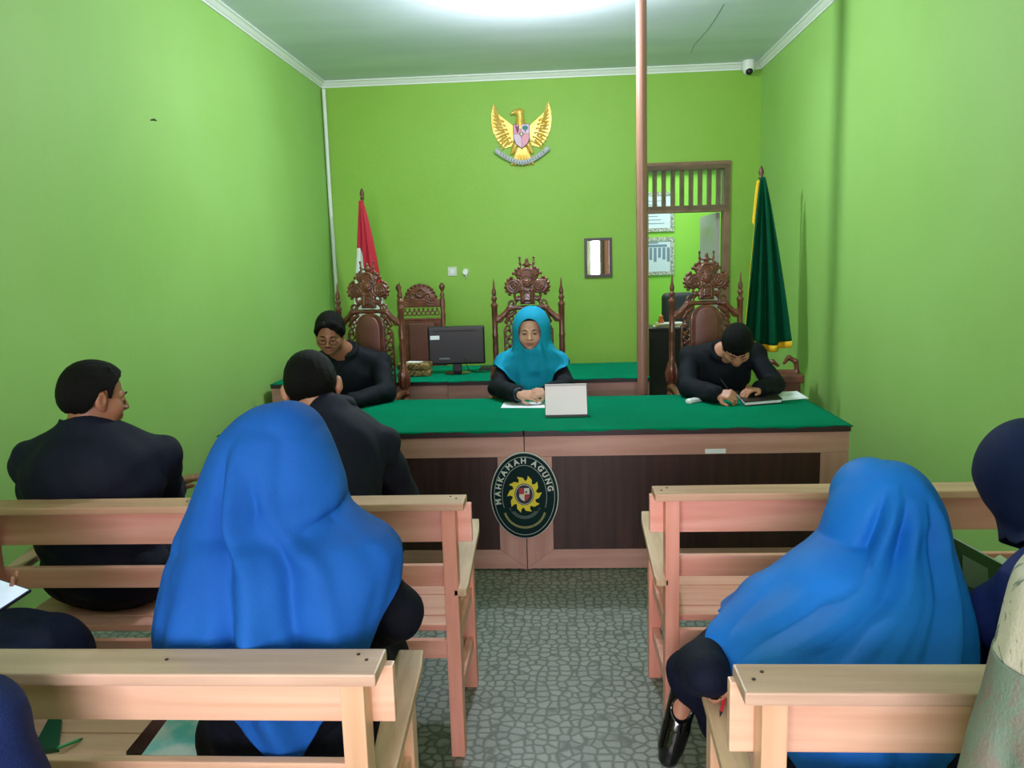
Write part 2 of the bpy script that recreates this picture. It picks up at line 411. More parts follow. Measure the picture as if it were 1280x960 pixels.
P = np.zeros((10, 40, 3)); rs = np.random.RandomState(3)
for i in range(10):
    for j in range(40): P[i, j] = (0.02 + j * (DW - 0.04) / 39, -0.042 - 0.008 * rs.rand(), 1.99 + i * 0.045)
o = grid_mesh('plastic_film', P, film, fr, closed=False); o['label'] = 'crinkled clear plastic film over the slats'
leafm = mat('pale_grey_door_leaf', (168, 172, 160), 0.3)
dl = box('door_leaf', DW - 0.1, DW - 0.062, 0.125, 0.95, 0.01, 1.965, leafm, fr, bevel=0.003); dl['label'] = 'pale grey door leaf swung open'
box('door_handle', DW - 0.14, DW - 0.1, 0.86, 0.88, 0.98, 1.0, gold, dl)
# window and doorway in the front wall
wn = S(empty('window_1', (-1.75, WY[0] - 0.06, 0.9)))
for x in (0, 0.78, 1.56, 2.31): box('mullion', x, x + 0.045, -0.03, 0.03, 0, 1.6, frame_m, wn)
for z in (0, 1.555): box('window_rail', 0, 2.355, -0.03, 0.03, z, z + 0.045, frame_m, wn)
dr = S(empty('door_2', (0.72, WY[0] - 0.06, 0)))
box('jamb', 0, 0.05, -0.06, 0.06, 0, 2.35, frame_m, dr); box('jamb', 0.91, 0.96, -0.06, 0.06, 0, 2.35, frame_m, dr); box('lintel', 0, 0.96, -0.06, 0.06, 2.3, 2.35, frame_m, dr)
# pink curtain beside the doorway (seen in the mirror)
P = np.zeros((14, 90, 3))
for i in range(14):
    for j in range(90):
        P[i, j] = (0.98 + j * 0.0085, WY[0] + 0.1 + 0.035 * math.sin(j * 0.62) + 0.01 * math.sin(j * 1.7 + i * 0.2), 0.12 + i * 0.17)
cu = grid_mesh('curtain', P, mat('pink_curtain_cloth', (226, 150, 140), 0.8, sheen=0.2), None, closed=False, thick=0.003)
tag(cu, 'pink curtain drawn half across the front doorway, seen in the mirror', 'curtain')
mb = MB().tube([(0.7, WY[0] + 0.1, 2.36), (1.8, WY[0] + 0.1, 2.36)], 0.012, 8)
tag(mb.build('curtain_rod', white_trim, smooth=True), 'thin white rod above the front doorway', 'rod')

# room behind the doorway
room_g = mat('green_inner_room_paint', (134, 204, 66), 0.6)
S(box('wall_inner', -0.6, 3.0, 10.155, 10.42, 0, 3.2, room_g)); S(box('wall_inner_left', -0.72, -0.6, WY[1] + T, 10.42, 0, 3.2, room_g)); S(box('wall_inner_right', 3.0, 3.12, WY[1] + T, 10.42, 0, 3.2, room_g))
S(box('ceiling_inner', -0.72, 3.12, WY[1] + T, 10.42, 3.12, 3.24, ceil_m))
S(box('trim_5', -0.6, 3.0, 10.05, 10.155, 2.60, 3.12, mat('grey_bulkhead', (176, 188, 184), 0.6)))
S(box('trim_6', -0.6, 3.0, 10.01, 10.05, 3.02, 3.1, white_trim))
S(box('floor_inner', -0.72, 3.12, WY[1] + T, 10.3, 0.0, 0.004, mat('pale_tile', (170, 176, 166), 0.3)))
def cert(name, px0, px1, py0, py1, Y, label):
    a = at(px0, py1, Y); c = at(px1, py0, Y); x0, z0, x1, z1 = a.x, a.z, c.x, c.z
    r = empty(name, (x0, Y, z0), 0, label, 'picture frame', None); W, H = x1 - x0, z1 - z0
    fm = mat('silver_patterned_frame', (120, 138, 120), 0.35, (196, 206, 190), scale=60, metal=0.3, ramp=(0.45, 0.55)); t = 0.045
    box('frame_side', 0, t, -0.02, 0.0, 0, H, fm, r); box('frame_side', W - t, W, -0.02, 0.0, 0, H, fm, r)
    box('frame_side', t, W - t, -0.02, 0.0, 0, t, fm, r); box('frame_side', t, W - t, -0.02, 0.0, H - t, H, fm, r)
    s = box('sheet', t, W - t, -0.008, 0.0, t, H - t, mat('pale_blue_sheet', (196, 222, 226), 0.5), r)
    return r, W, H
ink = mat('grey_ink', (110, 140, 156), 0.7)
c1, W, H = cert('framed_document', 780, 842.5, 296, 345, 10.15, 'framed pale blue chart with columns, lower frame seen through the back doorway')
mb = MB()
for i in range(9): mb.box(0.1 + i * 0.055, 0.135 + i * 0.055, -0.0115, -0.009, 0.22 - 0.05 * (i % 3) * 0.5, H - 0.13)
mb.box(0.08, W - 0.09, -0.0115, -0.009, H - 0.12, H - 0.09)
mb.box(0.2, W - 0.2, -0.0115, -0.009, H - 0.075, H - 0.06); mb.build('printed_lines', ink, c1)
c2, W, H = cert('framed_document', 780, 842.5, 240, 291, 10.15, 'framed pale blue document, upper frame seen through the back doorway')
mb = MB()
for i in range(7): mb.box(0.1, W - 0.12 - 0.04 * (i % 3), -0.0115, -0.009, 0.1 + i * 0.045, 0.106 + i * 0.045)
mb.build('printed_lines', ink, c2)

# ================================================================ FURNITURE
def nails(parent, pts):
    nm = None
    for p in pts:
        if nm is None: nm = MB().lathe([(0.0035, 0), (0.0035, 0.0015), (0.001, 0.002)], 8).build('nail', mat('dark_nail', (60, 44, 38), 0.5, metal=0.4), parent, loc=p)
        else:
            c = nm.copy(); C.objects.link(c); c.parent = parent; c.location = p
def bench(x0, x1, Y, loc_label, wood, woodv, cap_m, group, board_h=0.125, end_side=1):
    """x0..x1 ends; Y = rear (camera side) face of the posts; the seat faces +Y"""
    L_ = x1 - x0
    r = empty('bench', (x0, Y, 0), 0, loc_label, 'bench', group)
    posts = [0.03, L_ - 0.075]
    if L_ > 1.2: pass
    for px in posts:
        mb = MB(); mb.prism([(px, 0), (px + 0.044, 0), (px + 0.044, 0.828), (px, 0.828)], 0.0, 0.055); mb.build('post', woodv, r, bevel=0.003)
        box('front_leg', px - 0.004, px + 0.042, 0.415, 0.465, 0, 0.60, woodv, r, bevel=0.003)
        # armrest: slopes up and widens to the front
        mb = MB(); w0, w1 = 0.05, 0.072; s = -1 if px < L_ / 2 else 1; c0 = px + 0.02 + s * 0.028; c1 = px + 0.02 + s * 0.012
        ys = [0.0, 0.03, 0.42, 0.49]; ws = [w0 * .8, w0, w1, w1 * .85]; zs = [0.545, 0.548, 0.602, 0.608]
        v = []
        for y, ww, z in zip(ys, ws, zs):
            cc = c0 + (c1 - c0) * y / 0.49 if px < L_ / 2 else c0 + (c1 - c0) * y / 0.49
            v += [(cc - ww / 2, y, z), (cc + ww / 2, y, z), (cc + ww / 2, y, z + 0.024), (cc - ww / 2, y, z + 0.024)]
        f = [(0, 1, 2, 3), (12, 15, 14, 13)] + [(i * 4 + k, i * 4 + 4 + k, i * 4 + 4 + (k + 1) % 4, i * 4 + (k + 1) % 4) for i in range(3) for k in range(4)]
        mb.add(v, f); a = mb.build('armrest', wood_tany, r, bevel=0.004); a['label'] = 'tan sloping armrest'
        box('side_rail', px + 0.008, px + 0.034, 0.05, 0.42, 0.16, 0.205, wood, r, bevel=0.002)
        box('side_rail', px + 0.008, px + 0.034, 0.05, 0.42, 0.345, 0.395, wood, r, bevel=0.002)
    o = box('top_cap', -0.004, L_ - 0.002, -0.022, 0.075, 0.828, 0.852, cap_m, r, bevel=0.004); o['label'] = 'flat cap board along the top of the backrest'
    box('back_board', -0.012, L_ + 0.012, 0.055, 0.077, 0.828 - board_h, 0.827, wood, r, bevel=0.003)
    box('lower_back_rail', 0.04, L_ - 0.045, 0.055, 0.077, 0.555, 0.625, wood, r, bevel=0.003)
    for k, (a, c) in enumerate([(-0.01, 0.135), (0.141, 0.30), (0.306, 0.462), (0.468, 0.53)]):
        box('seat_plank', 0.05 if k else 0.08, L_ - 0.055 if k else L_ - 0.08, a + (0.08 if k == 0 else 0), c, 0.397, 0.419, wood, r, bevel=0.003)
    box('seat_apron', 0.075, L_ - 0.076, 0.008, 0.03, 0.335, 0.395, wood, r, bevel=0.002); box('seat_apron', 0.07, L_ - 0.075, 0.42, 0.442, 0.335, 0.395, wood, r, bevel=0.002)
    nails(r, [(0.02, 0.02, 0.8522), (0.04, 0.045, 0.8522), (L_ - 0.03, 0.03, 0.8522), (L_ - 0.05, 0.05, 0.8522), (L_ * 0.45, 0.03, 0.8522), (L_ * 0.73, 0.03, 0.8522)])
    return r
bench(-1.90, -0.295, 2.29, 'salmon varnished wooden bench in the front row on the left, two men sit on it', wood_pink, wood_pinkv, wood_tan, None)
bench(0.29, 1.80, 2.36, 'salmon varnished wooden bench in the front row on the right, empty', wood_pink, wood_pinkv, wood_tan, None)
bench(-1.85, -0.335, 1.30, 'paler varnished bench nearest the camera on the left, woman in blue headscarf sits on it', wood_pale, wood_palev, mat('tan_pink_cap_wood', (216, 180, 158), 0.42, (192, 154, 132), scale=3, detail=6, stretch=(0.6, 8, 8), bump=0.05, bscale=30), None, board_h=0.115)
bench(0.301, 1.80, 1.245, 'paler varnished bench nearest the camera on the right, holding women in blue and navy headscarves', wood_pale, wood_palev, mat('tan_pink_cap_wood', (206, 168, 140)), None, board_h=0.135)

# --- desks
DESK_G = 'laminate desks pushed together under the green cloth'
def desk(name, x0, x1, y0, y1, label, panel_in=0.135):
    W, D, H = x1 - x0, y1 - y0, 0.735
    r = empty(name, (x0, y0, 0), 0, label, 'desk', DESK_G if False else None)
    box('desk_top', 0, W, -0.02, D, H - 0.028, H, edge_dark, r, bevel=0.003)
    st, rl = panel_in, 0.105
    f0, f1 = 0.0, 0.02; zt = H - 0.03; zb = 0.012; bt = 0.10
    Lq = lam_light; Lv = lam_lightv
    mb = MB(); mb.prism([(0, zb), (W, zb), (W - st, zb + bt), (st, zb + bt)], f0, f1); mb.build('bottom_rail', Lq, r, bevel=0.0015)
    box('top_rail', 0, W, f0, f1, zt - rl, zt, Lq, r, bevel=0.0015)
    mb = MB(); mb.prism([(0, zb + 0.001), (st - 0.001, zb + bt), (st - 0.001, zt - rl - 0.001), (0, zt - rl - 0.001)], f0, f1); mb.build('stile', Lv, r, bevel=0.0015)
    mb = MB(); mb.prism([(W - st + 0.001, zb + bt), (W, zb + 0.001), (W, zt - rl - 0.001), (W - st + 0.001, zt - rl - 0.001)], f0, f1); mb.build('stile', Lv, r, bevel=0.0015)
    o = box('inset_panel', st - 0.01, W - st + 0.01, 0.006, 0.017, zb + bt - 0.01, zt - rl + 0.01, lam_dark, r); o['label'] = 'dark wood inset panel'
    box('side_panel', 0, 0.02, 0.022, D - 0.02, 0.0, H - 0.03, Lv, r); box('side_panel', W - 0.02, W, 0.022, D - 0.02, 0.0, H - 0.03, Lv, r)
    return r
desk('judges_desk', -1.735, -0.184, 3.82, 4.74, 'left one of the two long desks under the green cloth, behind the front left bench')
desk('judges_desk', -0.180, 1.405, 3.82, 4.74, 'long desk half under the right of the green cloth, white sticker on its dark panel')
desk('back_desk', -2.09, -0.80, 5.52, 6.34, 'rear desk with computer monitor and boxes, in front of the back wall', 0.2)
desk('back_desk', -0.795, 0.63, 5.50, 6.30, 'rear desk behind the woman judge, next to the brown post', 0.2)
def cloth_top(name, x0, x1, y0, y1, z, label, drop=0.012, seed=1):
    nx, ny = 120, 30; rs = np.random.RandomState(seed); P = []
    nx1 = nx + 1; A = np.zeros((ny + 3, nx + 3, 3))
    for i in range(ny + 3):
        for j in range(nx + 3):
            u = min(max((j - 1) / nx, 0), 1); v = min(max((i - 1) / ny, 0), 1)
            x = x0 + (x1 - x0) * u; y = y0 + (y1 - y0) * v; zz = z + 0.0015 + 0.0012 * math.sin(x * 9 + y * 4) * math.sin(y * 11 - x * 3)
            if j == 0 or j == nx + 2 or i == 0 or i == ny + 2:
                d = drop + 0.004 * math.sin(x * 13) + 0.003 * math.sin(x * 41); zz = z - d
                x += (-0.004 if j == 0 else 0.004 if j == nx + 2 else 0); y += (-0.004 if i == 0 else 0.004 if i == ny + 2 else 0)
            A[i, j] = (x, y, zz)
    return tag(grid_mesh(name, A, baize, None, closed=False, thick=0.0016), label, 'tablecloth')
cloth_top('tablecloth', -1.738, 1.408, 3.797, 4.742, 0.7375, 'green cloth covering the long judges desks', drop=0.004)
cloth_top('tablecloth', -2.088, -0.802, 5.497, 6.342, 0.7375, 'green cloth on the rear desk holding the monitor', 0.004, 2)
cloth_top('tablecloth', -0.793, 0.632, 5.477, 6.302, 0.7375, 'green cloth on the rear desk behind the woman judge', 0.004, 3)
# sticker on the right desk panel
tag(box('sticker', 0.711, 0.812, 3.8195, 3.8255, 0.603, 0.627, paper), 'small white sticker on the dark panel of the right desk', 'sticker')

# --- post
mb = MB().lathe([(0.034, 0.0), (0.034, WH - 0.001)], 24)
po = mb.build('post', pole_m, None, smooth=True, loc=(0.553, 5.2, 0)); tag(po, 'slim pinkish brown steel post from floor to ceiling', 'post')

# --- carved chairs
def spiral_relief(cx, cz, f, a):
    def g(X, Y, Z):
        dx, dz = X - cx, Z - cz; r = np.sqrt(dx * dx + dz * dz); th = np.arctan2(dz, dx)
        return a * np.sin(f * r + 2 * th) * np.exp(-(r / 0.06) ** 2)
    return g
def throne_parts():
    """meshes centred on the chair back, front faces -Y, seat at z .46"""
    P = {}
    # turned post
    prof = [(0.024, 0), (0.024, 0.30), (0.03, 0.32), (0.022, 0.34), (0.024, 0.40), (0.03, 0.52), (0.026, 0.62), (0.034, 0.66), (0.034, 0.675), (0.022, 0.69), (0.033, 0.70), (0.033, 0.715), (0.022, 0.73), (0.024, 0.75),
            (0.034, 0.79), (0.037, 0.83), (0.028, 0.87), (0.02, 0.89), (0.019, 0.93), (0.02, 1.0), (0.018, 1.06), (0.0205, 1.07), (0.0205, 1.09), (0.018, 1.1), (0.019, 1.16), (0.0195, 1.27), (0.024, 1.28), (0.024, 1.29), (0.014, 1.30), (0.012, 1.31),
            (0.02, 1.325), (0.02, 1.335), (0.011, 1.345), (0.016, 1.365), (0.014, 1.38), (0.008, 1.40), (0.006, 1.43), (0.0015, 1.46)]
    P['post'] = prof
    return P
prof_post = throne_parts()['post']
def throne(loc, rz, label):
    r = empty('carved_throne', loc, rz, label, 'chair', 'high carved judges chairs'); hw = 0.222
    for s in (-1, 1):
        mb = MB().lathe(prof_post, 14, (s * hw, 0, 0))
        for k in range(8):   # leaf flutes on the vase
            a = k * PI / 4; mb.tube([(s * hw + 0.03 * math.cos(a), 0.03 * math.sin(a), 0.75), (s * hw + 0.038 * math.cos(a), 0.038 * math.sin(a), 0.81), (s * hw + 0.026 * math.cos(a), 0.026 * math.sin(a), 0.875)], [0.006, 0.009, 0.003], 5)
        mb.build('post', carved, r, smooth=True)
    # crest
    F = Field((-0.16, -0.05, 1.24), (0.16, 0.03, 1.61), 0.0035)
    c = 0.0
    F.bx((0, 0, 1.335), (0.045, 0.012, 0.045), 0.004)
    F.ell((-0.085, 0, 1.405), (0.058, 0.02, 0.05), 0.01).ell((0.085, 0, 1.405), (0.058, 0.02, 0.05), 0.01)
    F.ell((0, 0, 1.42), (0.075, 0.022, 0.07), 0.015).ell((0, 0, 1.485), (0.08, 0.02, 0.042), 0.012)
    for s in (-1, 1):
        F.torus((s * 0.095, -0.012, 1.405), 0.034, 0.008, 0.004).torus((s * 0.095, -0.014, 1.405), 0.014, 0.007, 0.004)
        F.torus((s * 0.06, -0.006, 1.345), 0.026, 0.009, 0.004).cone((s * 0.06, 0, 1.33), (s * 0.095, 0, 1.285), 0.014, 0.01, 0.01)
        F.torus((s * 0.105, -0.004, 1.29), 0.02, 0.008, 0.003)
        F.cone((s * 0.03, -0.018, 1.30), (s * 0.03, -0.018, 1.37), 0.007, 0.007, 0.003).ell((s * 0.03, -0.018, 1.38), (0.012, 0.008, 0.008), 0.003)
        for i, (x, z) in enumerate([(0.138, 1.425), (0.142, 1.40), (0.136, 1.375), (0.125, 1.448), (0.106, 1.462), (0.088, 1.49), (0.07, 1.512), (0.05, 1.525), (0.118, 1.355)]):
            F.ell((s * x, -0.002, z), (0.012, 0.012, 0.012), 0.006)
        F.cone((s * 0.043, 0, 1.52), (s * 0.046, 0, 1.585), 0.006, 0.0055, 0.004).ell((s * 0.046, 0, 1.592), (0.0085, 0.0085, 0.009), 0.002).ell((s * 0.045, 0, 1.556), (0.0105, 0.0105, 0.006), 0.002)
        F.cone((s * 0.012, 0, 1.545), (s * 0.043, 0, 1.545), 0.006, 0.005, 0.003)
    F.ell((0, 0, 1.545), (0.022, 0.016, 0.018), 0.006).ell((0, 0, 1.57), (0.012, 0.012, 0.018), 0.004)
    F.torus((0, -0.014, 1.485), 0.035, 0.007, 0.003).ell((0, -0.016, 1.425), (0.03, 0.016, 0.03), 0.005).bx((0, -0.014, 1.335), (0.018, 0.005, 0.022), 0.003)
    F.torus((0, -0.014, 1.425), 0.05, 0.006, 0.003)
    F.cone((-0.11, 0, 1.265), (0.11, 0, 1.265), 0.014, 0.014, 0.01)
    for s in (-1, 1): F.disp(spiral_relief(s * 0.085, 1.405, 330, 0.0028))
    F.disp(spiral_relief(0, 1.46, 380, 0.0022))
    F.mesh('crest', carved, r)
    # shoulder scroll arms from crest to posts
    for s in (-1, 1):
        F = Field((min(s * 0.05, s * 0.24), -0.03, 1.08), (max(s * 0.05, s * 0.24), 0.03, 1.30), 0.0045)
        F.chain([(s * 0.075, 0, 1.265), (s * 0.12, 0, 1.262), (s * 0.165, 0, 1.215), (s * 0.205, 0, 1.185)], [0.016, 0.02, 0.018, 0.02], 0.01)
        F.torus((s * 0.19, -0.006, 1.195), 0.02, 0.008, 0.003)
        F.chain([(s * 0.085, 0, 1.235), (s * 0.125, 0, 1.21), (s * 0.15, 0, 1.17)], [0.012, 0.013, 0.01], 0.006)
        for z, x in ((1.13, 0.138), (1.165, 0.128), (1.195, 0.112)): F.torus((s * x, 0, z), 0.014, 0.006, 0.004)
        F.mesh('shoulder_rail', carved, r)
    # openwork strips beside the panel
    for s in (-1, 1):
        F = Field((min(s * 0.09, s * 0.17), -0.022, 0.50), (max(s * 0.09, s * 0.17), 0.022, 1.18), 0.0045)
        F.cone((s * 0.103, 0, 0.51), (s * 0.103, 0, 1.16), 0.007, 0.007).cone((s * 0.158, 0, 0.51), (s * 0.158, 0, 1.12), 0.0075, 0.0075)
        for k in range(11):
            z = 0.545 + k * 0.055; F.torus((s * 0.13 + (0.006 if k % 2 else -0.006), 0, z), 0.019, 0.0065, 0.006)
            F.ell((s * 0.13 - (0.006 if k % 2 else -0.006), -0.004, z + 0.027), (0.011, 0.009, 0.008), 0.005)
        F.mesh('openwork_strip', carved, r)
    # arched panel
    pts = [(-0.082, 0.5)] + [(-0.082 * math.cos(t), 1.15 + 0.085 * math.sin(t)) for t in np.linspace(0, PI, 13)] + [(0.082, 0.5)]
    pts2 = [(p[0] * 1.2, p[1] + (0.018 if p[1] > 1.1 else 0)) for p in pts]
    MB().prism(pts2[::-1], -0.010, 0.016).build('panel_frame', carved, r, bevel=0.005)
    o = MB().prism([(p[0] * .93, p[1]) for p in pts][::-1], -0.030, -0.008).build('back_pad', leather, r, bevel=0.009); o['label'] = 'arched brown leather back pad'
    for p in o.data.polygons: p.use_smooth = True
    # seat, apron, arms, legs
    box('seat_pad', -0.21, 0.21, -0.46, -0.02, 0.42, 0.50, leather, r, bevel=0.02)
    box('seat_frame', -0.225, 0.225, -0.47, 0.02, 0.36, 0.42, carved, r, bevel=0.008)
    for s in (-1, 1):
        MB().lathe([(0.02, 0), (0.026, 0.05), (0.018, 0.09), (0.028, 0.2), (0.02, 0.33), (0.03, 0.36)], 12, (s * 0.2, -0.44, 0)).build('front_leg', carved, r, smooth=True)
        MB().tube([(s * 0.222, 0, 0.72), (s * 0.235, -0.15, 0.725), (s * 0.235, -0.36, 0.70), (s * 0.235, -0.44, 0.66)], [0.018, 0.02, 0.022, 0.018], 10).build('armrest', carved, r, smooth=True)
        MB().lathe([(0.016, 0.42), (0.022, 0.48), (0.014, 0.55), (0.022, 0.6), (0.016, 0.69)], 12, (s * 0.228, -0.38, 0)).build('arm_support', carved, r, smooth=True)
    return r
th = throne((-0.198, 5.2, 0), 0, 'high carved reddish wooden chair with twin spires behind the woman judge')
def place(src, loc, rz, label):
    c = copy_tree(src); c.location = loc; c.rotation_euler = (0, 0, rz); c['label'] = label; return c
place(th, (-1.26, 5.2, 0), R_(-9), 'high carved reddish wooden chair behind the man with glasses on the left')
place(th, (0.966, 5.2, 0), R_(3), 'high carved reddish wooden chair behind the bowed man on the right')
# secondary chair behind the rear desk
r = empty('carved_armchair', (-1.19, 6.8, 0), 0, 'lower carved wooden chair with ball finials behind the rear desk', 'chair')
for s in (-1, 1):
    MB().lathe([(0.022, 0), (0.022, 0.6), (0.028, 0.65), (0.02, 0.7), (0.026, 0.85), (0.018, 0.9), (0.024, 0.98), (0.024, 1.0), (0.018, 1.02), (0.024, 1.13), (0.018, 1.15), (0.022, 1.2), (0.022, 1.26), (0.014, 1.28), (0.022, 1.3), (0.012, 1.32), (0.012, 1.335), (0.026, 1.36), (0.026, 1.38), (0.012, 1.4), (0.002, 1.405)], 12, (s * 0.19, 0, 0)).build('post', carved, r, smooth=True)
F = Field((-0.2, -0.04, 1.04), (0.2, 0.04, 1.42), 0.0045)
F.bx((0, 0, 1.23), (0.165, 0.01, 0.03), 0.004).ell((0, 0, 1.31), (0.12, 0.018, 0.09), 0.02).ell((-0.1, 0, 1.28), (0.05, 0.018, 0.035), 0.01).ell((0.1, 0, 1.28), (0.05, 0.018, 0.035), 0.01)
for k in range(11):
    a = PI * k / 10; F.ell((0.125 * math.cos(a), -0.004, 1.29 + 0.1 * math.sin(a)), (0.014, 0.014, 0.014), 0.006)
F.torus((0, -0.014, 1.32), 0.035, 0.009, 0.003).torus((-0.06, -0.012, 1.295), 0.022, 0.008, 0.003).torus((0.06, -0.012, 1.295), 0.022, 0.008, 0.003)
F.cone((-0.17, 0, 1.09), (0.17, 0, 1.09), 0.012, 0.012)
for k in range(8): F.torus((-0.14 + k * 0.04, 0, 1.145), 0.018, 0.006, 0.003).ell((-0.14 + k * 0.04, 0, 1.18), (0.01, 0.01, 0.012), 0.004)
F.disp(spiral_relief(0, 1.3, 300, 0.0025)); F.disp(spiral_relief(0.1, 1.28, 300, 0.0025)); F.disp(spiral_relief(-0.1, 1.28, 300, 0.0025)); F.mesh('crest', carved, r)
box('panel_frame', -0.17, 0.17, -0.008, 0.02, 0.5, 1.09, carved, r, bevel=0.006); box('back_pad', -0.115, 0.115, -0.03, -0.008, 0.52, 1.06, leather, r, bevel=0.012)
box('seat_pad', -0.19, 0.19, -0.42, -0.03, 0.42, 0.49, leather, r, bevel=0.02); box('seat_frame', -0.2, 0.2, -0.43, 0.02, 0.36, 0.42, carved, r, bevel=0.006)
for s in (-1, 1): MB().lathe([(0.02, 0), (0.026, 0.05), (0.018, 0.09), (0.028, 0.2), (0.02, 0.36)], 12, (s * 0.175, -0.4, 0)).build('front_leg', carved, r, smooth=True)

# --- wall things
# round court sign hanging on the desks
SG = empty('court_sign', (-0.186, 3.815, 0.405), 0, 'oval dark green court sign with white lettering and yellow sun, leaning on the desk joint', 'sign')
def oval(rx, rz, y0, y1, n=72, cz=0): return MB().prism([(rx * math.cos(2 * PI * k / n), cz + rz * math.sin(2 * PI * k / n)) for k in range(n)], y0, y1)
def ring(rx, rz, t, y0, y1, n=72, a0=0, a1=2 * PI):
    mb = MB(); full = abs(a1 - a0 - 2 * PI) < 1e-6; v = []; cnt = n if full else n + 1
    for k in range(cnt):
        a = a0 + (a1 - a0) * k / n; ca, sa = math.cos(a), math.sin(a)
        v += [(rx * ca, y0, rz * sa), ((rx - t) * ca, y0, (rz - t) * sa), ((rx - t) * ca, y1, (rz - t) * sa), (rx * ca, y1, rz * sa)]
    f = []
    for k in range(n):
        q = (k + 1) % cnt
        for e in range(4): f.append((k * 4 + e, k * 4 + (e + 1) % 4, q * 4 + (e + 1) % 4, q * 4 + e))
    return mb.add(v, f)
sg = mat('sign_dark_green', (2, 36, 36), 0.45, spec=0.12); wh = mat('sign_white', (206, 212, 206), 0.45); ye = mat('sign_yellow', (226, 206, 40), 0.45); rd = mat('sign_red', (172, 40, 52), 0.45); bk = mat('sign_black', (16, 18, 20), 0.4)
oval(0.171, 0.224, -0.016, -0.002).build('rim', wh, SG, bevel=0.001); oval(0.166, 0.219, -0.024, -0.010).build('board', sg, SG, bevel=0.002)
mb = ring(0.152, 0.203, 0.0018, -0.0252, -0.0235); mb2 = ring(0.112, 0.160, 0.0015, -0.0252, -0.0235, 60, R_(-22), R_(202)); mb.add(mb2.v, mb2.f); mb.build('outline', wh, SG)
def text_mesh(s, size, depth=0.001):
    cu = bpy.data.curves.new('t', 'FONT'); cu.body = s; cu.size = size; cu.extrude = depth; cu.align_x = 'CENTER'; cu.align_y = 'CENTER'; cu.offset = size * 0.03
    o = bpy.data.objects.new('t', cu); C.objects.link(o); bpy.context.view_layer.update()
    me = o.to_mesh(); v = [tuple(p.co) for p in me.vertices]; f = [tuple(p.vertices) for p in me.polygons]; o.to_mesh_clear()
    bpy.data.objects.remove(o); return v, f
txt = 'MAHKAMAH AGUNG'; mb = MB(); n = len(txt)
wid = {'M': 1.25, 'A': 1.05, 'I': 0.5, ' ': 0.55, 'K': 1.02, 'G': 1.08, 'U': 1.02, 'N': 1.05, 'H': 1.05}
tot = sum(wid[c_] for c_ in txt); acc = 0; a_start, a_end = R_(196), R_(6)
def ell_arc(t):  # equal spacing along the ellipse
    return t
# cumulative arc length table
tt = np.linspace(a_start, a_end, 400); ex, ez = 0.132 * np.cos(tt), 0.181 * np.sin(tt); ds = np.concatenate([[0], np.cumsum(np.hypot(np.diff(ex), np.diff(ez)))])
for c_ in txt:
    s_ = (acc + wid[c_] / 2) / tot * ds[-1]; acc += wid[c_]; a = float(np.interp(s_, ds, tt))
    if c_ == ' ': continue
    x, z = 0.132 * math.cos(a), 0.181 * math.sin(a); nx_, nz_ = math.cos(a) / 0.132, math.sin(a) / 0.181; rot = math.atan2(nz_, nx_) - PI / 2
    v, f = text_mesh(c_, 0.039)
    vv = [(x + p[0] * math.cos(rot) - p[1] * math.sin(rot), -0.0245 - p[2], z + p[0] * math.sin(rot) + p[1] * math.cos(rot)) for p in v]; MB().add(vv, f).build('letter', wh, SG)
sun = []
for k in range(10):
    a = 2 * PI * k / 10 + 0.2
    sun += [(0.058 * math.cos(a), 0.068 * math.sin(a)), (0.075 * math.cos(a + 0.2), 0.086 * math.sin(a + 0.2)), (0.088 * math.cos(a + 0.52), 0.098 * math.sin(a + 0.52)), (0.069 * math.cos(a + 0.50), 0.080 * math.sin(a + 0.50))]
MB().prism([(p[0], p[1] + 0.01) for p in sun], -0.0262, -0.0235).build('sun', ye, SG)
def disc(name, rx, rz, y, mm, cz=0.01): return oval(rx, rz, y, y + 0.003, 40, cz).build(name, mm, SG)
disc('ring', 0.049, 0.056, -0.0275, bk); disc('ring', 0.045, 0.052, -0.0285, wh); disc('ring', 0.042, 0.049, -0.0292, bk)
for sx, sz, mm in ((-1, 1, rd), (1, 1, wh), (-1, -1, wh), (1, -1, rd)):
    pts = [(0, 0), (0.019, 0), (0.019, 0.024), (0, 0.024)] if sz > 0 else [(0, 0), (0, -0.028), (0.012, -0.021), (0.019, -0.010), (0.019, 0)]
    pts = [(sx * p[0] * 1.35, p[1] * 1.3 + 0.012) for p in pts]; 
    MB().prism(pts, -0.0308, -0.0285).build('shield_quarter', mm, SG)
MB().prism([(0.006, 0.018), (0.014, 0.018), (0.014, 0.028), (0.006, 0.028)], -0.0314, -0.03).build('shield_mark', bk, SG); MB().prism([(-0.004, 0.008), (0.004, 0.008), (0.004, 0.016), (-0.004, 0.016)], -0.0314, -0.03).build('shield_mark', ye, SG)
lf = mat('sign_pale_gold', (206, 204, 134), 0.45); mb = MB()
for s in (-1, 1):
    for k in range(11):
        a = -PI / 2 + s * (0.06 + k * 0.118); x, z = 0.104 * math.cos(a), -0.052 + 0.105 * math.sin(a) - 0.006
        for d in (-1, 1):
            b2 = a + s * PI / 2 + d * 0.7
            mb.prism([(x + 0.0088 * math.cos(b2 + q) * (1 if abs(math.cos(q)) > .5 else .5), z + 0.0088 * math.sin(b2 + q) * (1 if abs(math.cos(q)) > .5 else .5)) for q in (0, PI / 2, PI, 3 * PI / 2)], -0.026, -0.0235)
mb.build('wreath', lf, SG)
mb = MB()
for s_ in (0.055, 0.062, 0.069):
    q = ring(s_, s_ * 0.8, 0.002, -0.0255, -0.0235, 30, PI * 1.12, PI * 1.88); mb.add([(v[0], v[1], v[2] - 0.062) for v in q.v], q.f)
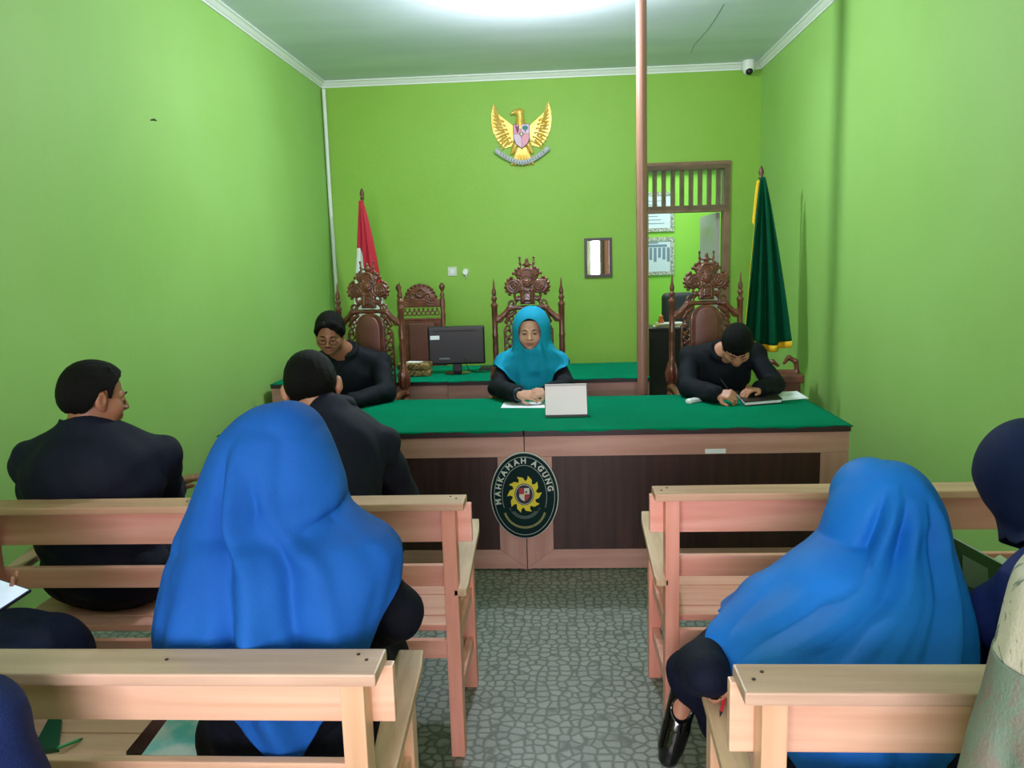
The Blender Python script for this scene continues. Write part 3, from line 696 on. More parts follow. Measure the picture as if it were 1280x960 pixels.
for s in (-1, 1):
    for k in range(4): mb.prism([(s * (0.05 + 0.006 * k), -0.088 + 0.01 * k), (s * (0.062 + 0.006 * k), -0.09 + 0.008 * k), (s * (0.06 + 0.006 * k), -0.0915 + 0.008 * k)], -0.0255, -0.0235)
mb.build('scroll', mat('sign_grey', (120, 134, 130), 0.5), SG)

# golden eagle emblem on the back wall
G = empty('eagle_emblem', (-0.300, WY[1] - 0.005, 2.72), 0, 'golden eagle emblem with coloured shield and white ribbon, high on the back wall', 'emblem')
F = Field((-0.3, -0.07, -0.3), (0.3, 0.01, 0.32), 0.004)
F.ell((0, -0.01, -0.0), (0.075, 0.04, 0.12), 0.01).cone((-0.015, -0.015, 0.06), (-0.01, -0.02, 0.17), 0.05, 0.035, 0.02).ell((-0.018, -0.03, 0.195), (0.045, 0.032, 0.035), 0.015)
F.chain([(-0.055, -0.035, 0.198), (-0.085, -0.038, 0.185), (-0.09, -0.038, 0.168)], [0.02, 0.012, 0.004], 0.008)
for s in (-1, 1): F.cone((s * 0.06, -0.015, -0.10), (s * 0.095, -0.015, -0.165), 0.032, 0.014, 0.015)
for k in range(7):
    a = (k - 3) * 0.11; F.cone((0.01 * (k - 3), -0.012, -0.12), (0.24 * math.sin(a) * 1.25, -0.012, -0.12 - 0.15 * math.cos(a)), 0.018, 0.014, 0.003)
F.mesh('body', gold, G)
for s in (-1, 1):
    wg = empty('wing', (0, 0, 0)); bpy.data.objects.remove(wg)
    # wing outline backing with feathers laid over it
    outl = [(0.085, -0.10), (0.16, -0.12), (0.22, -0.06), (0.265, 0.03), (0.28, 0.12), (0.275, 0.20), (0.25, 0.285), (0.235, 0.235), (0.20, 0.18), (0.15, 0.14), (0.09, 0.09), (0.06, 0.06)]
    pts = [(s * p[0], p[1]) for p in outl]
    if s < 0: pts = pts[::-1]
    wgo = MB().prism(pts, -0.012, 0.0).build('wing', gold, G, bevel=0.002)
    for k in range(13):
        t = k / 12; bx_, bz_ = 0.12 + 0.10 * t, -0.05 + 0.24 * t
        ang = R_(-50 + 105 * t); ln = 0.115 - 0.02 * t if t < .8 else 0.10; tip = (bx_ + ln * math.cos(ang) * (1 - .35 * t), bz_ + ln * math.sin(ang))
        tip = (min(tip[0], 0.27 - 0.06 * abs(t - .6)), tip[1])
        MB().tube([(s * bx_, -0.014, bz_), (s * (bx_ + tip[0]) / 2, -0.018, (bz_ + tip[1]) / 2), (s * tip[0], -0.014, tip[1])], [0.008, 0.011, 0.003], 6).build('feather', gold, wgo, smooth=True)
    for row in range(3):
        for k in range(6):
            t = k / 5; x = 0.085 + 0.028 * row + 0.075 * t; z = -0.06 + 0.175 * t + 0.0 * row - 0.015 * row
            MB().tube([(s * x, -0.018, z), (s * (x + 0.03), -0.02, z - 0.012 + 0.03 * t)], [0.011, 0.004], 6).build('feather', gold, wgo, smooth=True)
shp = [(-0.075, 0.085), (-0.075, -0.04), (-0.055, -0.09), (0, -0.135), (0.055, -0.09), (0.075, -0.04), (0.075, 0.085)]
sh = MB().prism(shp, -0.058, -0.048).build('shield', mat('shield_dark_edge', (60, 40, 50), 0.4), G, bevel=0.002)
pinkw = mat('shield_silver_pink', (196, 164, 190), 0.4); sred = mat('shield_rose', (206, 120, 140), 0.4)
for sx, sz, mm in ((-1, 1, sred), (1, 1, pinkw), (-1, -1, pinkw), (1, -1, sred)):
    pts = [(0.002, 0.0), (0.07, 0.0), (0.07, 0.08), (0.002, 0.08)] if sz > 0 else [(0.002, -0.127), (0.052, -0.087), (0.070, -0.04), (0.07, -0.003), (0.002, -0.003)]
    pts = [(sx * p[0], p[1]) for p in pts]; MB().prism(pts, -0.061, -0.057).build('shield_quarter', mm, sh)
tl = mat('shield_teal', (20, 120, 116), 0.5); pu = mat('shield_purple', (112, 60, 128), 0.5)
F = Field((0.0, -0.075, 0.0), (0.08, -0.05, 0.09), 0.003); F.ell((0.036, -0.062, 0.05), (0.026, 0.005, 0.02), 0.002).cone((0.036, -0.062, 0.05), (0.036, -0.062, 0.015), 0.005, 0.005, 0.002); F.mesh('tree_mark', tl, sh)
F = Field((-0.08, -0.075, 0.0), (0.0, -0.05, 0.09), 0.003); F.cone((-0.05, -0.062, 0.07), (-0.036, -0.062, 0.04), 0.005, 0.01, 0.003).cone((-0.022, -0.062, 0.07), (-0.036, -0.062, 0.04), 0.005, 0.01, 0.003).cone((-0.036, -0.062, 0.04), (-0.036, -0.062, 0.015), 0.013, 0.006, 0.003); F.mesh('bull_mark', pu, sh)
MB().prism([(0.018, 0.01), (-0.018, 0.01), (-0.02, -0.01), (0, -0.03), (0.02, -0.01)], -0.066, -0.06).build('centre_shield', bk, sh); MB().prism([(0.008 * (1 if k % 2 else .45) * math.cos(k * PI / 5 + PI / 2), -0.006 + 0.014 * (.4 if k % 2 else 1) * math.sin(k * PI / 5 + PI / 2)) for k in range(10)], -0.069, -0.065).build('star', gold, sh)
P = np.zeros((2, 41, 3)); rb = mat('ribbon_silver', (190, 196, 198), 0.5, (168, 176, 180), scale=40)
for j in range(41):
    u = (j - 20) / 20; x = 0.245 * u; z = -0.255 + 0.125 * abs(u) ** 1.7
    nx_, nz_ = -0.2 * u, 1
    P[0, j] = (x - 0.0 + 0.012 * u, -0.045 + 0.004 * math.sin(u * 9), z - 0.021); P[1, j] = (x - 0.006 * u, -0.045 + 0.004 * math.sin(u * 9), z + 0.021)
rbo = grid_mesh('ribbon', P, rb, G, closed=False, thick=0.006)
mb = MB()
for k in range(17):
    u = (k - 8) / 10.0; x = 0.245 * u; z = -0.255 + 0.125 * abs(u) ** 1.7; mb.box(x - 0.004, x + 0.004, -0.053, -0.047, z - 0.009, z + 0.009)
mb.build('ribbon_marks', mat('ribbon_ink', (96, 104, 120), 0.6), rbo)

def simple_frame(name, x0, x1, z0, z1, t, fm, label, cat, glass):
    r = empty(name, (x0, WY[1], z0), 0, label, cat); W, H = x1 - x0, z1 - z0
    for a in ((0, t, 0, H), (W - t, W, 0, H), (t, W - t, 0, t), (t, W - t, H - t, H)): box('frame_side', a[0], a[1], -0.028, -0.002, a[2], a[3], fm, r, bevel=0.002)
    box('glass', t - 0.003, W - t + 0.003, -0.014, -0.010, t - 0.003, H - t + 0.003, glass, r); return r
simple_frame('wall_mirror', 0.258, 0.515, 1.397, 1.761, 0.026, mat('dark_mirror_frame', (58, 44, 50), 0.4), 'small upright mirror in a dark frame on the back wall left of the post', 'mirror', mat('mirror_glass', (238, 242, 242), 0.03, metal=1.0))
r = empty('light_switch', (-0.995, WY[1], 1.49), 0, 'square white light switch on the back wall', 'switch')
box('plate', -0.042, 0.042, -0.010, -0.001, -0.042, 0.042, mat('switch_plastic', (206, 214, 200), 0.4), r, bevel=0.003); box('rocker', -0.018, 0.018, -0.016, -0.010, -0.022, 0.022, white_trim, r, bevel=0.002)
r = empty('wall_socket', (-0.868, WY[1], 1.482), 0, 'tiny round white socket with wires beside the light switch', 'socket')
MB().tube([(0, -0.001, 0), (0, -0.03, 0)], [0.032, 0.026], 16).build('socket_body', white_trim, r); MB().tube([(0.0, -0.02, -0.02), (0.01, -0.03, -0.045), (-0.01, -0.02, -0.06)], 0.005, 6).build('wire', white_trim, r)
# dome camera
r = empty('security_camera', (1.73, WY[1] - 0.09, WH - 0.075), 0, 'white dome security camera in the back right ceiling corner', 'camera')
MB().lathe([(0.052, 0.075), (0.055, 0.04), (0.055, 0.0), (0.04, -0.03), (0.01, -0.045)], 20).build('housing', white_trim, r, smooth=True)
F = Field((-0.04, -0.09, -0.07), (0.04, 0.03, 0.04), 0.004); F.ell((0, -0.03, -0.02), (0.032, 0.032, 0.032)); F.mesh('lens', bk, r)
# mark on the left wall
a = at(188, 150, 1); k = WX[0] / a.x; pa = Vector((WX[0] + 0.003, a.y * k, CAM_H + (a.z - CAM_H) * k)); 
MB().tube([pa, pa + Vector((0.002, 0.03, 0.008)), pa + Vector((0.001, 0.06, 0.006))], [0.003, 0.005, 0.002], 6).build('wall_hook', bk); tag(bpy.data.objects['wall_hook'], 'tiny dark hook stuck in the left wall', 'hook')
# hanging bulb
r = empty('ceiling_bulb', (-0.11, 5.08, WH), 0, 'glowing white spiral bulb hanging under the ceiling', 'lamp')
MB().lathe([(0.05, 0), (0.05, -0.015), (0.028, -0.03), (0.026, -0.07)], 20).build('bulb_holder', white_trim, r, smooth=True)
bm_ = mat('bulb_glow', (225, 245, 255), 0.4, emit=22)
MB().lathe([(0.02, -0.07), (0.03, -0.085), (0.045, -0.12), (0.05, -0.16), (0.042, -0.195), (0.02, -0.215), (0.004, -0.22)], 20).build('glowing_bulb', bm_, r, smooth=True)

# --- flags
def flag(name, base, top_z, lean, label, drape, cloth_mats, pole_mat, stand=True):
    r = empty(name, base, 0, label, 'flag')
    tp = Vector(lean) + Vector((0, 0, top_z)); MB().tube([(0, 0, 0.02), tp], 0.012, 10).build('pole', pole_mat, r, smooth=True)
    MB().lathe([(0.012, -0.01), (0.02, 0.0), (0.013, 0.015), (0.021, 0.035), (0.018, 0.055), (0.006, 0.085)], 12, tuple(tp)).build('finial', pole_mat, r, smooth=True)
    MB().lathe([(0.14, 0), (0.14, 0.03), (0.09, 0.05), (0.05, 0.12), (0.03, 0.2), (0.03, 0.24)], 20).build('stand', carved, r, smooth=True)
    return r
polew = mat('dark_wood_pole', (92, 58, 40), 0.4)
fl = flag('national_flag', (-1.67, 6.93, 0), 2.15, (-0.015, 0, 0), 'red and white flag draped on a pole in the back left corner', None, None, polew)
def drape(name, parent, rows, fn, m_, cols=80, rng=(0, 1), thick=0.002):
    P = np.zeros((rows, cols, 3))
    for i in range(rows):
        for j in range(cols):
            P[i, j] = fn(i / (rows - 1), rng[0] + (rng[1] - rng[0]) * j / (cols - 1))
    return grid_mesh(name, P, m_, parent, closed=False, thick=thick)
def national(v, u):     # v 0 top..1 bottom
    w_ = 0.02 + 0.30 * v ** 0.8; x = -0.03 + (u - 0.38) * w_ * (1.0) + 0.01 * math.sin(u * 20 + 3 * v); y = -0.02 - 0.05 * v * math.sin(u * 17 + 2.0 * v) - 0.02 * v
    return (x, y, 2.13 - 1.15 * v + 0.05 * u * v)
redm = mat('red_flag_cloth', (186, 16, 46), 0.7, sheen=0.3); whm = mat('white_flag_cloth', (214, 226, 214), 0.7, sheen=0.3)
def split(mask_fn, name, fn, m_, label):
    rows, cols = 60, 90; P = np.zeros((rows, cols, 3)); keep = np.zeros((rows, cols), bool)
    for i in range(rows):
        for j in range(cols):
            P[i, j] = fn(i / (rows - 1), j / (cols - 1)); keep[i, j] = mask_fn(i / (rows - 1), j / (cols - 1))
    o = grid_mesh(name, P, m_, fl, closed=False, keep=keep, thick=0.002); o['label'] = label
edge = lambda v, u: v < 0.34 + 0.55 * max(0, (u - 0.22)) ** 0.8
split(lambda v, u: edge(v, u), 'red_band', national, redm, 'red upper half of the flag'); split(lambda v, u: not edge(v, u), 'white_band', national, whm, 'white lower half of the flag')
gf = flag('court_flag', (1.56, 6.02, 0), 2.12, (-0.05, 0, 0), 'dark green flag with yellow fringe draped on a pole in the back right corner', None, None, polew)
def court(v, u):
    w_ = 0.035 + 0.31 * v ** 0.85; x = -0.058 + 0.02 * v + (u - 0.42) * w_ + 0.006 * math.sin(u * 25 + 2 * v); y = -0.07 - 0.05 * v ** .7 * math.sin(u * 19 + 1.5 * v)
    return (x, y, 2.12 - (1.14 + 0.0 * u) * v - 0.06 * v * math.sin(u * 3.1) - 0.05 * u * v)
fg = drape('flag_cloth', gf, 60, court, mat('dark_green_flag_cloth', (2, 74, 48), 0.8, spec=0.1), 100)
fy = mat('yellow_fringe', (232, 186, 24), 0.7)
def frv(v, u): p = court(1.0, u); return (p[0], p[1] - 0.001, p[2] - 0.05 * v)
o = drape('fringe', gf, 3, frv, fy, 100, thick=0.004)
def frs(v, u): p = court(0.02 + v * 0.98, 0.0); q = court(0.02 + v * 0.98, 0.02); return (p[0] - 0.022 * u * (1 if v < .28 else 0.15), p[1] - 0.002, p[2])
drape('fringe', gf, 50, frs, fy, 4, thick=0.003)

# ================================================================ PEOPLE
V = Vector
def A(v): return np.array(v, dtype=float)
def rotm(yaw, pitch=0, roll=0):
    """yaw 0 faces +Y, positive turns to the left (-X); pitch positive looks down"""
    return np.array(Matrix.Rotation(yaw, 3, 'Z') @ Matrix.Rotation(-pitch, 3, 'X') @ Matrix.Rotation(roll, 3, 'Y'))
def ik(a, b, l1, l2, pole):
    a, b = V(a), V(b); d = b - a; L_ = min(d.length, (l1 + l2) * 0.999)
    if d.length > L_: b = a + d.normalized() * L_; d = b - a
    x = (l1 * l1 - l2 * l2 + L_ * L_) / (2 * L_); h = math.sqrt(max(l1 * l1 - x * x, 0)); dn = d.normalized()
    p = V(pole) - dn * dn.dot(V(pole)); p.normalize()
    return a + dn * x + p * h, b
def xf(M, c): return Matrix.Translation(V(c)) @ Matrix(M.tolist()).to_4x4()
def head_prims(F, M, c, g=0.0, fat=1.0, ex=0.078):
    T_ = lambda p: A(c) + M @ A(p)
    F.ell(T_((0, -0.014, 0.032)), (0.074 + g, 0.094 + g, 0.084 + g), 0.01, M)
    F.ell(T_((0, 0.026, -0.032)), (0.058 * fat + g, 0.062 + g, 0.078 + g), 0.03, M)
    F.ell(T_((0, 0.030, -0.062)), (0.044 * fat + g, 0.046 + g, 0.040 + g), 0.02, M)
    F.ell(T_((0, 0.066, -0.090)), (0.019 * fat, 0.017, 0.016), 0.018, M)
    for s in (-1, 1):
        F.ell(T_((s * 0.040 * fat, 0.052, -0.030)), (0.024, 0.026, 0.028), 0.02, M)
        F.ell(T_((s * 0.031, 0.096, 0.004)), (0.016, 0.012, 0.011), 0.010, M, 'sub')
        F.cone(T_((s * 0.014, 0.083, 0.021)), T_((s * 0.046, 0.072, 0.020)), 0.009, 0.007, 0.010)
        F.ell(T_((s * 0.031, 0.077, 0.002)), (0.0155, 0.010, 0.010), 0.004, M)
        # ear
        F.ell(T_((s * ex, -0.006, -0.002)), (0.009 + (ex - 0.078) * .5, 0.020, 0.033), 0.006, M)
        F.ell(T_((s * (ex + 0.009 + (ex - 0.078) * .5), 0.000, 0.002)), (0.007, 0.011, 0.018), 0.004, M, 'sub')
        F.ell(T_((s * (ex - 0.004), 0.004, -0.030)), (0.008, 0.010, 0.011), 0.006, M)
    F.cone(T_((0, 0.084, 0.010)), T_((0, 0.103, -0.026)), 0.008, 0.011, 0.010)
    for s in (-1, 1): F.ell(T_((s * 0.012, 0.094, -0.030)), (0.009, 0.011, 0.008), 0.006, M)
    F.ell(T_((0, 0.083, -0.054)), (0.024, 0.012, 0.007), 0.006, M)
    F.ell(T_((0, 0.081, -0.065)), (0.020, 0.012, 0.007), 0.005, M)
def hand_prims(F, w_, d, n_, thumb_side, curl=0.5, s=1.0, spread=1.0, point=False):
    """w_ wrist, d finger direction, n_ direction the palm faces, thumb_side +-1 along d x n"""
    d = V(d).normalized(); n_ = V(n_); n_ = (n_ - d * n_.dot(d)).normalized(); t = d.cross(n_) * thumb_side; w_ = V(w_)
    lens = [0.072, 0.080, 0.074, 0.058]
    for i in range(4):
        off = (1.5 - i) * 0.0185 * s
        k = w_ + d * (0.082 - 0.004 * abs(i - 1.2)) * s + t * off
        F.cone(w_ + t * off * 0.55, k, 0.0135 * s, 0.0105 * s, 0.012)
        c_ = curl * (0.1 if (point and i == 0) else 1.0); a = 0.35 * c_; p = k; L_ = lens[i] * s
        dirv = (d + t * off * 2.0 * spread)
        for seg, (fr_, r_) in enumerate(((0.45, 0.0088), (0.32, 0.0080), (0.23, 0.0072))):
            a += c_ * (0.9 if seg else 0.7); v = (dirv.normalized() * math.cos(a) + n_ * math.sin(a))
            q = p + v * L_ * fr_; F.cone(p, q, r_ * s, (r_ - 0.0006) * s, 0.0025); p = q
    b = w_ + d * 0.022 * s + t * 0.022 * s; m1 = b + (d * 0.6 + t * 0.75 + n_ * 0.35).normalized() * 0.040 * s
    F.cone(b, m1, 0.014 * s, 0.0105 * s, 0.010); m2 = m1 + (d * 0.9 + t * 0.15 + n_ * 0.5 * curl).normalized() * 0.032 * s; F.cone(m1, m2, 0.0100 * s, 0.0085 * s, 0.003)
class Human:
    def __init__(s, label, pel, yaw, neck, head, look, sh, el, wr, hands, knees, feet, size=1.0, fat=1.0, face_fat=1.0, skin_m=skin, base=None):
        s.pel, s.neck, s.head = A(pel), A(neck), A(head); s.yaw = yaw; s.M = rotm(yaw); s.HM = rotm(*look); s.size, s.fat, s.ff = size, fat, face_fat
        c_ = A(neck); s.sh = [A(p) + (c_ - A(p)) * A((0.10, 0.10, 0.0)) - A((0, 0, 0.012)) for p in sh]; s.el = [A(p) for p in el]; s.wr = [A(p) for p in wr]; s.hands = hands
        s.kn = [A(p) for p in knees]; s.ft = [A(p) for p in feet]
        s.hip = [s.pel + s.M @ A((-0.085, 0.0, 0.0)), s.pel + s.M @ A((0.085, 0.0, 0.0))]
        up_ = (s.neck - s.pel); up_ /= np.linalg.norm(up_); r_ = (s.sh[1] - s.sh[0]); r_ /= np.linalg.norm(r_); f_ = np.cross(up_, r_); f_ /= np.linalg.norm(f_); r2 = np.cross(f_, up_)
        s.TM = np.stack([r2, f_, up_], 1)
        s.root = empty('person', (float(pel[0]), float(pel[1]), 0.0), 0, label, 'person'); s.skin_m = skin_m
    fds = None; ex = 0.078
    def fdir(s, i): return A(s.fds[i]) if s.fds and s.fds[i] is not None else s.M @ A((0, 1, 0))
    def adopt(s, o, label=None):
        o.parent = s.root; o.matrix_parent_inverse = Matrix.Translation(-V(s.root.location))
        if label: o['label'] = label
        return o
    def torso(s, F, g=0.0, k=0.05):
        f = s.fat; sp = lambda t: s.pel * (1 - t) + s.neck * t + s.TM @ A((0, -0.025 * math.sin(PI * t), 0))
        L_ = np.linalg.norm(s.neck - s.pel)
        F.ell(s.pel + A((0, 0, 0.01)), (0.165 * f + g, 0.125 * f + g, 0.10 + g), k, s.M)
        F.ell(sp(0.30), (0.142 * f + g, 0.112 * f + g, 0.15 * L_ / .5 + g), k, s.TM)
        F.ell(sp(0.66), (0.160 * f + g, 0.112 * f + g, 0.17 * L_ / .5 + g), k, s.TM)
        for i in (0, 1):
            F.cone(sp(0.80), s.sh[i], 0.070 + g, 0.045 + g * .8, k * 0.7); F.cone(sp(1.0) + s.TM @ A((0, -0.012, -0.004)), s.sh[i] + s.TM @ A((0, -0.006, 0.004)), 0.058 + g * .8, 0.038 + g * .8, k * 0.7)
    def arms(s, F, g=0.0, k=0.02, cut=1.0, which=(0, 1), flare=0.0):
        for i in which:
            w_ = s.el[i] * (1 - cut) + s.wr[i] * cut
            F.cone(s.sh[i], s.el[i], 0.046 + g * .8, 0.038 + g, k * 1.2); F.cone(s.el[i], w_, 0.040 + g, 0.026 + g + flare, k)
    def legs(s, F, g=0.0, k=0.03, cut=1.0):
        for i in (0, 1):
            an = s.ft[i] + A((0, 0, 0.07)); a2 = s.kn[i] * (1 - cut) + an * cut
            F.cone(s.hip[i], s.kn[i], 0.088 * s.fat + g, 0.058 + g, k * 2); F.cone(s.kn[i], a2, 0.056 + g, 0.038 + g, k)
    def body(s, step=0.009, face=True, eyes=True):
        pts = [s.pel, s.neck, s.head] + s.sh + s.el + s.wr + s.kn + s.ft
        lo = np.min(pts, 0) - 0.2; hi = np.max(pts, 0) + 0.2; lo[2] = max(0.0, min(s.ft[0][2], s.ft[1][2]) - 0.25)
        fine = [[(s.head[i] - 0.125, s.head[i] + 0.125, 0.0042)] for i in range(3)]
        for h in s.hands:
            if h and h.get('fine'):
                c = A(h['w'] if 'w' in h else s.wr[s.hands.index(h)]) + A(h['d']) / np.linalg.norm(h['d']) * 0.07
                for i in range(3): fine[i].append((c[i] - 0.09, c[i] + 0.09, 0.0042))
        F = Field(lo, hi, step, fine)
        s.torso(F, 0.0); s.arms(F); s.legs(F)
        F.cone(s.neck + s.TM @ A((0, 0.0, -0.02)), s.head + s.HM @ A((0, -0.022, -0.05)), 0.058 * s.ff, 0.052 * s.ff, 0.03)
        head_prims(F, s.HM, s.head, 0, s.ff, s.ex)
        for i in (0, 1):
            h = s.hands[i]
            if h: hand_prims(F, s.wr[i], h['d'], h['n'], h.get('t', 1), h.get('curl', 0.5), h.get('s', 0.95), point=h.get('point', False))
            a = s.ft[i]; fd = s.fdir(i)
            F.cone(a + A((0, 0, 0.05)), a + fd * 0.15 + A((0, 0, 0.03)), 0.035, 0.028, 0.02)
        s.adopt(F.mesh('body', s.skin_m))
        if face:
            T_ = lambda p: tuple(A(s.head) + s.HM @ A(p))
            br = MB()
            for q in (-1, 1): br = MB(); br.tube([T_((q * 0.014, 0.0935, 0.022)), T_((q * 0.03, 0.090, 0.027)), T_((q * 0.047, 0.079, 0.022))], [0.0028, 0.0034, 0.0015], 6); s.adopt(br.build('eyebrow', hair_m, smooth=True))
            for q in (-1, 1):
                b = MB()
                if eyes == 'open':
                    F = Field((-0.06, 0.06, -0.02), (0.06, 0.1, 0.03), 0.002); F.ell((q * 0.031, 0.0825, 0.002), (0.0125, 0.0075, 0.0052), 0.0); o = F.mesh('eye', eye_m); o.data.transform(xf(s.HM, s.head)); s.adopt(o)
                else:
                    b.tube([T_((q * 0.017, 0.085, -0.003)), T_((q * 0.031, 0.0885, -0.0065)), T_((q * 0.045, 0.081, -0.003))], [0.001, 0.0018, 0.001], 6); s.adopt(b.build('eyelashes', hair_m, smooth=True))
            F = Field((-0.04, 0.06, -0.09), (0.04, 0.12, -0.03), 0.0022); F.ell((0, 0.0850, -0.0545), (0.0235, 0.0115, 0.0055), 0.003).ell((0, 0.0830, -0.064), (0.019, 0.012, 0.0062), 0.002)
            o = F.mesh('lips', lip_m); o.data.transform(xf(s.HM, s.head)); s.adopt(o)
        return s
    def hair(s, hl=None, vol=0.010, top=0.0, m_=hair_m, part=0.0, extra=None, droop=0.018, part_x=0.0, fringe=0.022):
        hl = hl or [(-0.13, -0.062), (-0.06, -0.06), (-0.03, -0.03), (-0.016, 0.018), (0.012, 0.022), (0.020, -0.022), (0.034, -0.02), (0.040, 0.030), (0.062, 0.052), (0.085, 0.062), (0.14, 0.066)]
        F = Field((-0.125, -0.14, -0.11), (0.125, 0.13, 0.165), 0.0038)
        F.ell((0, -0.014, 0.034), (0.077 + vol, 0.097 + vol, 0.086 + vol + top * 0.4), 0.0).ell((0, -0.035, 0.0), (0.070 + vol, 0.078 + vol * .6, 0.075), 0.02)
        if top: F.ell((part * 0.02, -0.002, 0.080), (0.062, 0.074, 0.034 + top), 0.03)
        if extra: extra(F)
        ys = [p[0] for p in hl]; zs = [p[1] for p in hl]
        X, Y, Z = np.meshgrid(*F.ax, indexing='ij', sparse=True); lim = np.interp(Y, ys, zs)
        lim = lim - droop * np.clip((np.abs(X - part_x) - 0.012) / 0.06, 0, 1) ** 1.5 * np.clip((Y - 0.03) / 0.03, 0, 1); side = np.abs(X)
        F.F += (0.0006 * np.sin(190 * X + 60 * Y + 9 * np.sin(40 * Z)) * np.sin(70 * Y + 8 * np.sin(50 * X)) + 0.0005 * np.sin(310 * X - 40 * Y + 50 * Z)).astype(np.float32)
        F.F = np.maximum(F.F, lim - Z + 0.012 * np.clip(1 - side / 0.05, 0, 1) * 0 + 0.0028 * np.sin(170 * X + 110 * Y) + 0.0016 * np.sin(390 * X - 150 * Y)).astype(np.float32)
        rs = np.random.RandomState(int(abs(s.head[0]) * 1000) % 997)
        for x in np.linspace(-0.062, 0.062, 19):
            x = float(x + rs.uniform(-0.002, 0.002)); zz = float(np.interp(0.08, ys, zs)) - droop * min(1, max(0, (abs(x - part_x) - 0.012) / 0.06)) ** 1.5 + 0.012; pp = []
            ln = fringe * rs.uniform(0.5, 1.1); sw = rs.uniform(-0.006, 0.006)
            for t in (0, 0.5, 1):
                z_ = zz - t * ln; q = 1 - (x / 0.080) ** 2 - ((z_ - 0.034) / 0.092) ** 2; pp.append((x + sw * t, 0.100 * math.sqrt(max(q, 0.05)) - 0.010 + vol * (0.5 - 0.25 * t), z_))
            F.chain(pp, [0.0075, 0.006, 0.0015], 0.004)
        o = F.mesh('hair', m_); o.data.transform(xf(s.HM, s.head)); return s.adopt(o)
def wrinkle(a=0.004, f=1.0, ph=0.0):
    return lambda X, Y, Z: a * (np.sin(23 * f * X + 31 * f * Z + ph + 2 * np.sin(17 * Y * f)) * np.sin(29 * f * Y - 19 * f * Z + ph) + 0.5 * np.sin(47 * f * Z + 20 * f * X + 3 * np.sin(21 * f * X + ph)))
def jacket(h, name, m_, g=0.016, cut=0.93, step=0.0075, wr=0.004, hem=0.0, collar=True, which=(0, 1), label=None, extra=None, flare=0.004):
    pts = [h.pel, h.neck] + h.sh + h.el + h.wr; lo = np.min(pts, 0) - 0.2; hi = np.max(pts, 0) + 0.16; lo[2] = h.pel[2] - 0.10 - hem
    F = Field(lo, hi, step); h.torso(F, g); h.arms(F, g, cut=cut, which=which, flare=flare)
    if extra: extra(F)
    F.disp(wrinkle(wr, 1.0, float(h.pel[0]) * 7))
    F_ = F; X, Y, Z = np.meshgrid(*F.ax, indexing='ij', sparse=True); nc = h.neck + h.TM @ A((0, 0, 0.038)); nn_ = h.TM @ A((0, 0.35, 1)); nn_ = nn_ / np.linalg.norm(nn_)
    F.F = np.maximum(F.F, np.minimum((X - nc[0]) * nn_[0] + (Y - nc[1]) * nn_[1] + (Z - nc[2]) * nn_[2], 0.14 - np.sqrt((X - nc[0]) ** 2 + (Y - nc[1]) ** 2 + (Z - nc[2]) ** 2))).astype(np.float32)
    F.clip((0, 0, h.pel[2] - 0.085), (0, 0, -1)); o = h.adopt(F.mesh(name, m_), label)
    if collar:
        n = 40; P = np.zeros((6, n, 3)); prof = [(0.068, 0.012), (0.071, 0.03), (0.070, 0.046), (0.076, 0.050), (0.083, 0.034), (0.092, 0.010)]
        for i, (r_, z_) in enumerate(prof):
            for j in range(n):
                a = PI / 2 + 0.28 + (2 * PI - 0.56) * j / (n - 1); fr_ = max(0, math.sin(a)); P[i, j] = h.neck + h.TM @ A((r_ * math.cos(a) * h.ff, r_ * 0.95 * math.sin(a) + 0.005, z_ - 0.028 * fr_))
        h.adopt(grid_mesh('collar', P, m_, None, closed=False, thick=0.003))
    return o
def trousers(h, m_, g=0.016, name='trousers', skirt=False, step=0.01, hemr=0.085):
    pts = [h.pel] + h.kn + h.ft; lo = np.min(pts, 0) - 0.2; hi = np.max(pts, 0) + 0.2; lo[2] = max(0.02, min(h.ft[0][2], h.ft[1][2])); hi[2] = h.pel[2] + 0.13
    F = Field(lo, hi, step); F.ell(h.pel, (0.168 * h.fat + g, 0.13 * h.fat + g, 0.098 + g), 0.05, h.M); h.legs(F, g + (0.012 if skirt else 0), cut=0.86)
    if skirt:
        km = (h.kn[0] + h.kn[1]) / 2; fm = (h.ft[0] + h.ft[1]) / 2
        F.cone((h.hip[0] + h.hip[1]) / 2, km, 0.09, 0.08, 0.06); F.cone(km, fm + A((0, 0, 0.12)), 0.09, 0.10, 0.08)
        for i in (0, 1): F.cone(h.kn[i], h.ft[i] + A((0, 0, 0.13)), min(0.075, hemr + .01), hemr, 0.05)
    F.disp(wrinkle(0.005, 0.9, 1.3)); F.clip((0, 0, hi[2] - 0.04), (0, 0, 1)); return h.adopt(F.mesh(name, m_))
def shoes(h, m_):
    for i in (0, 1):
        fd = h.fdir(i); a = h.ft[i]; F = Field(a - 0.25, a + A((0.25, 0.25, 0.16)), 0.006)
        F.cone(a + A((0, 0, 0.045)), a + fd * 0.16 + A((0, 0, 0.036)), 0.042, 0.038, 0.02).cone(a + fd * 0.10 + A((0, 0, 0.03)), a + fd * 0.19 + A((0, 0, 0.03)), 0.04, 0.03, 0.01)
        up_ = np.cross(np.cross(fd, A((0, 0, 1))) + A((1e-5, 0, 0)), fd); up_ = up_ / np.linalg.norm(up_) if abs(fd[2]) < 0.6 else A((0, -1, 0.3))
        F.ell(a + A((0, 0, 0.05)) + fd * 0.05 + up_ * 0.035, (0.03, 0.03, 0.03), 0.01, None, 'sub')
        if abs(fd[2]) < 0.3: F.clip((0, 0, a[2] + 0.004), (0, 0, -1))
        h.adopt(F.mesh('shoe', m_))
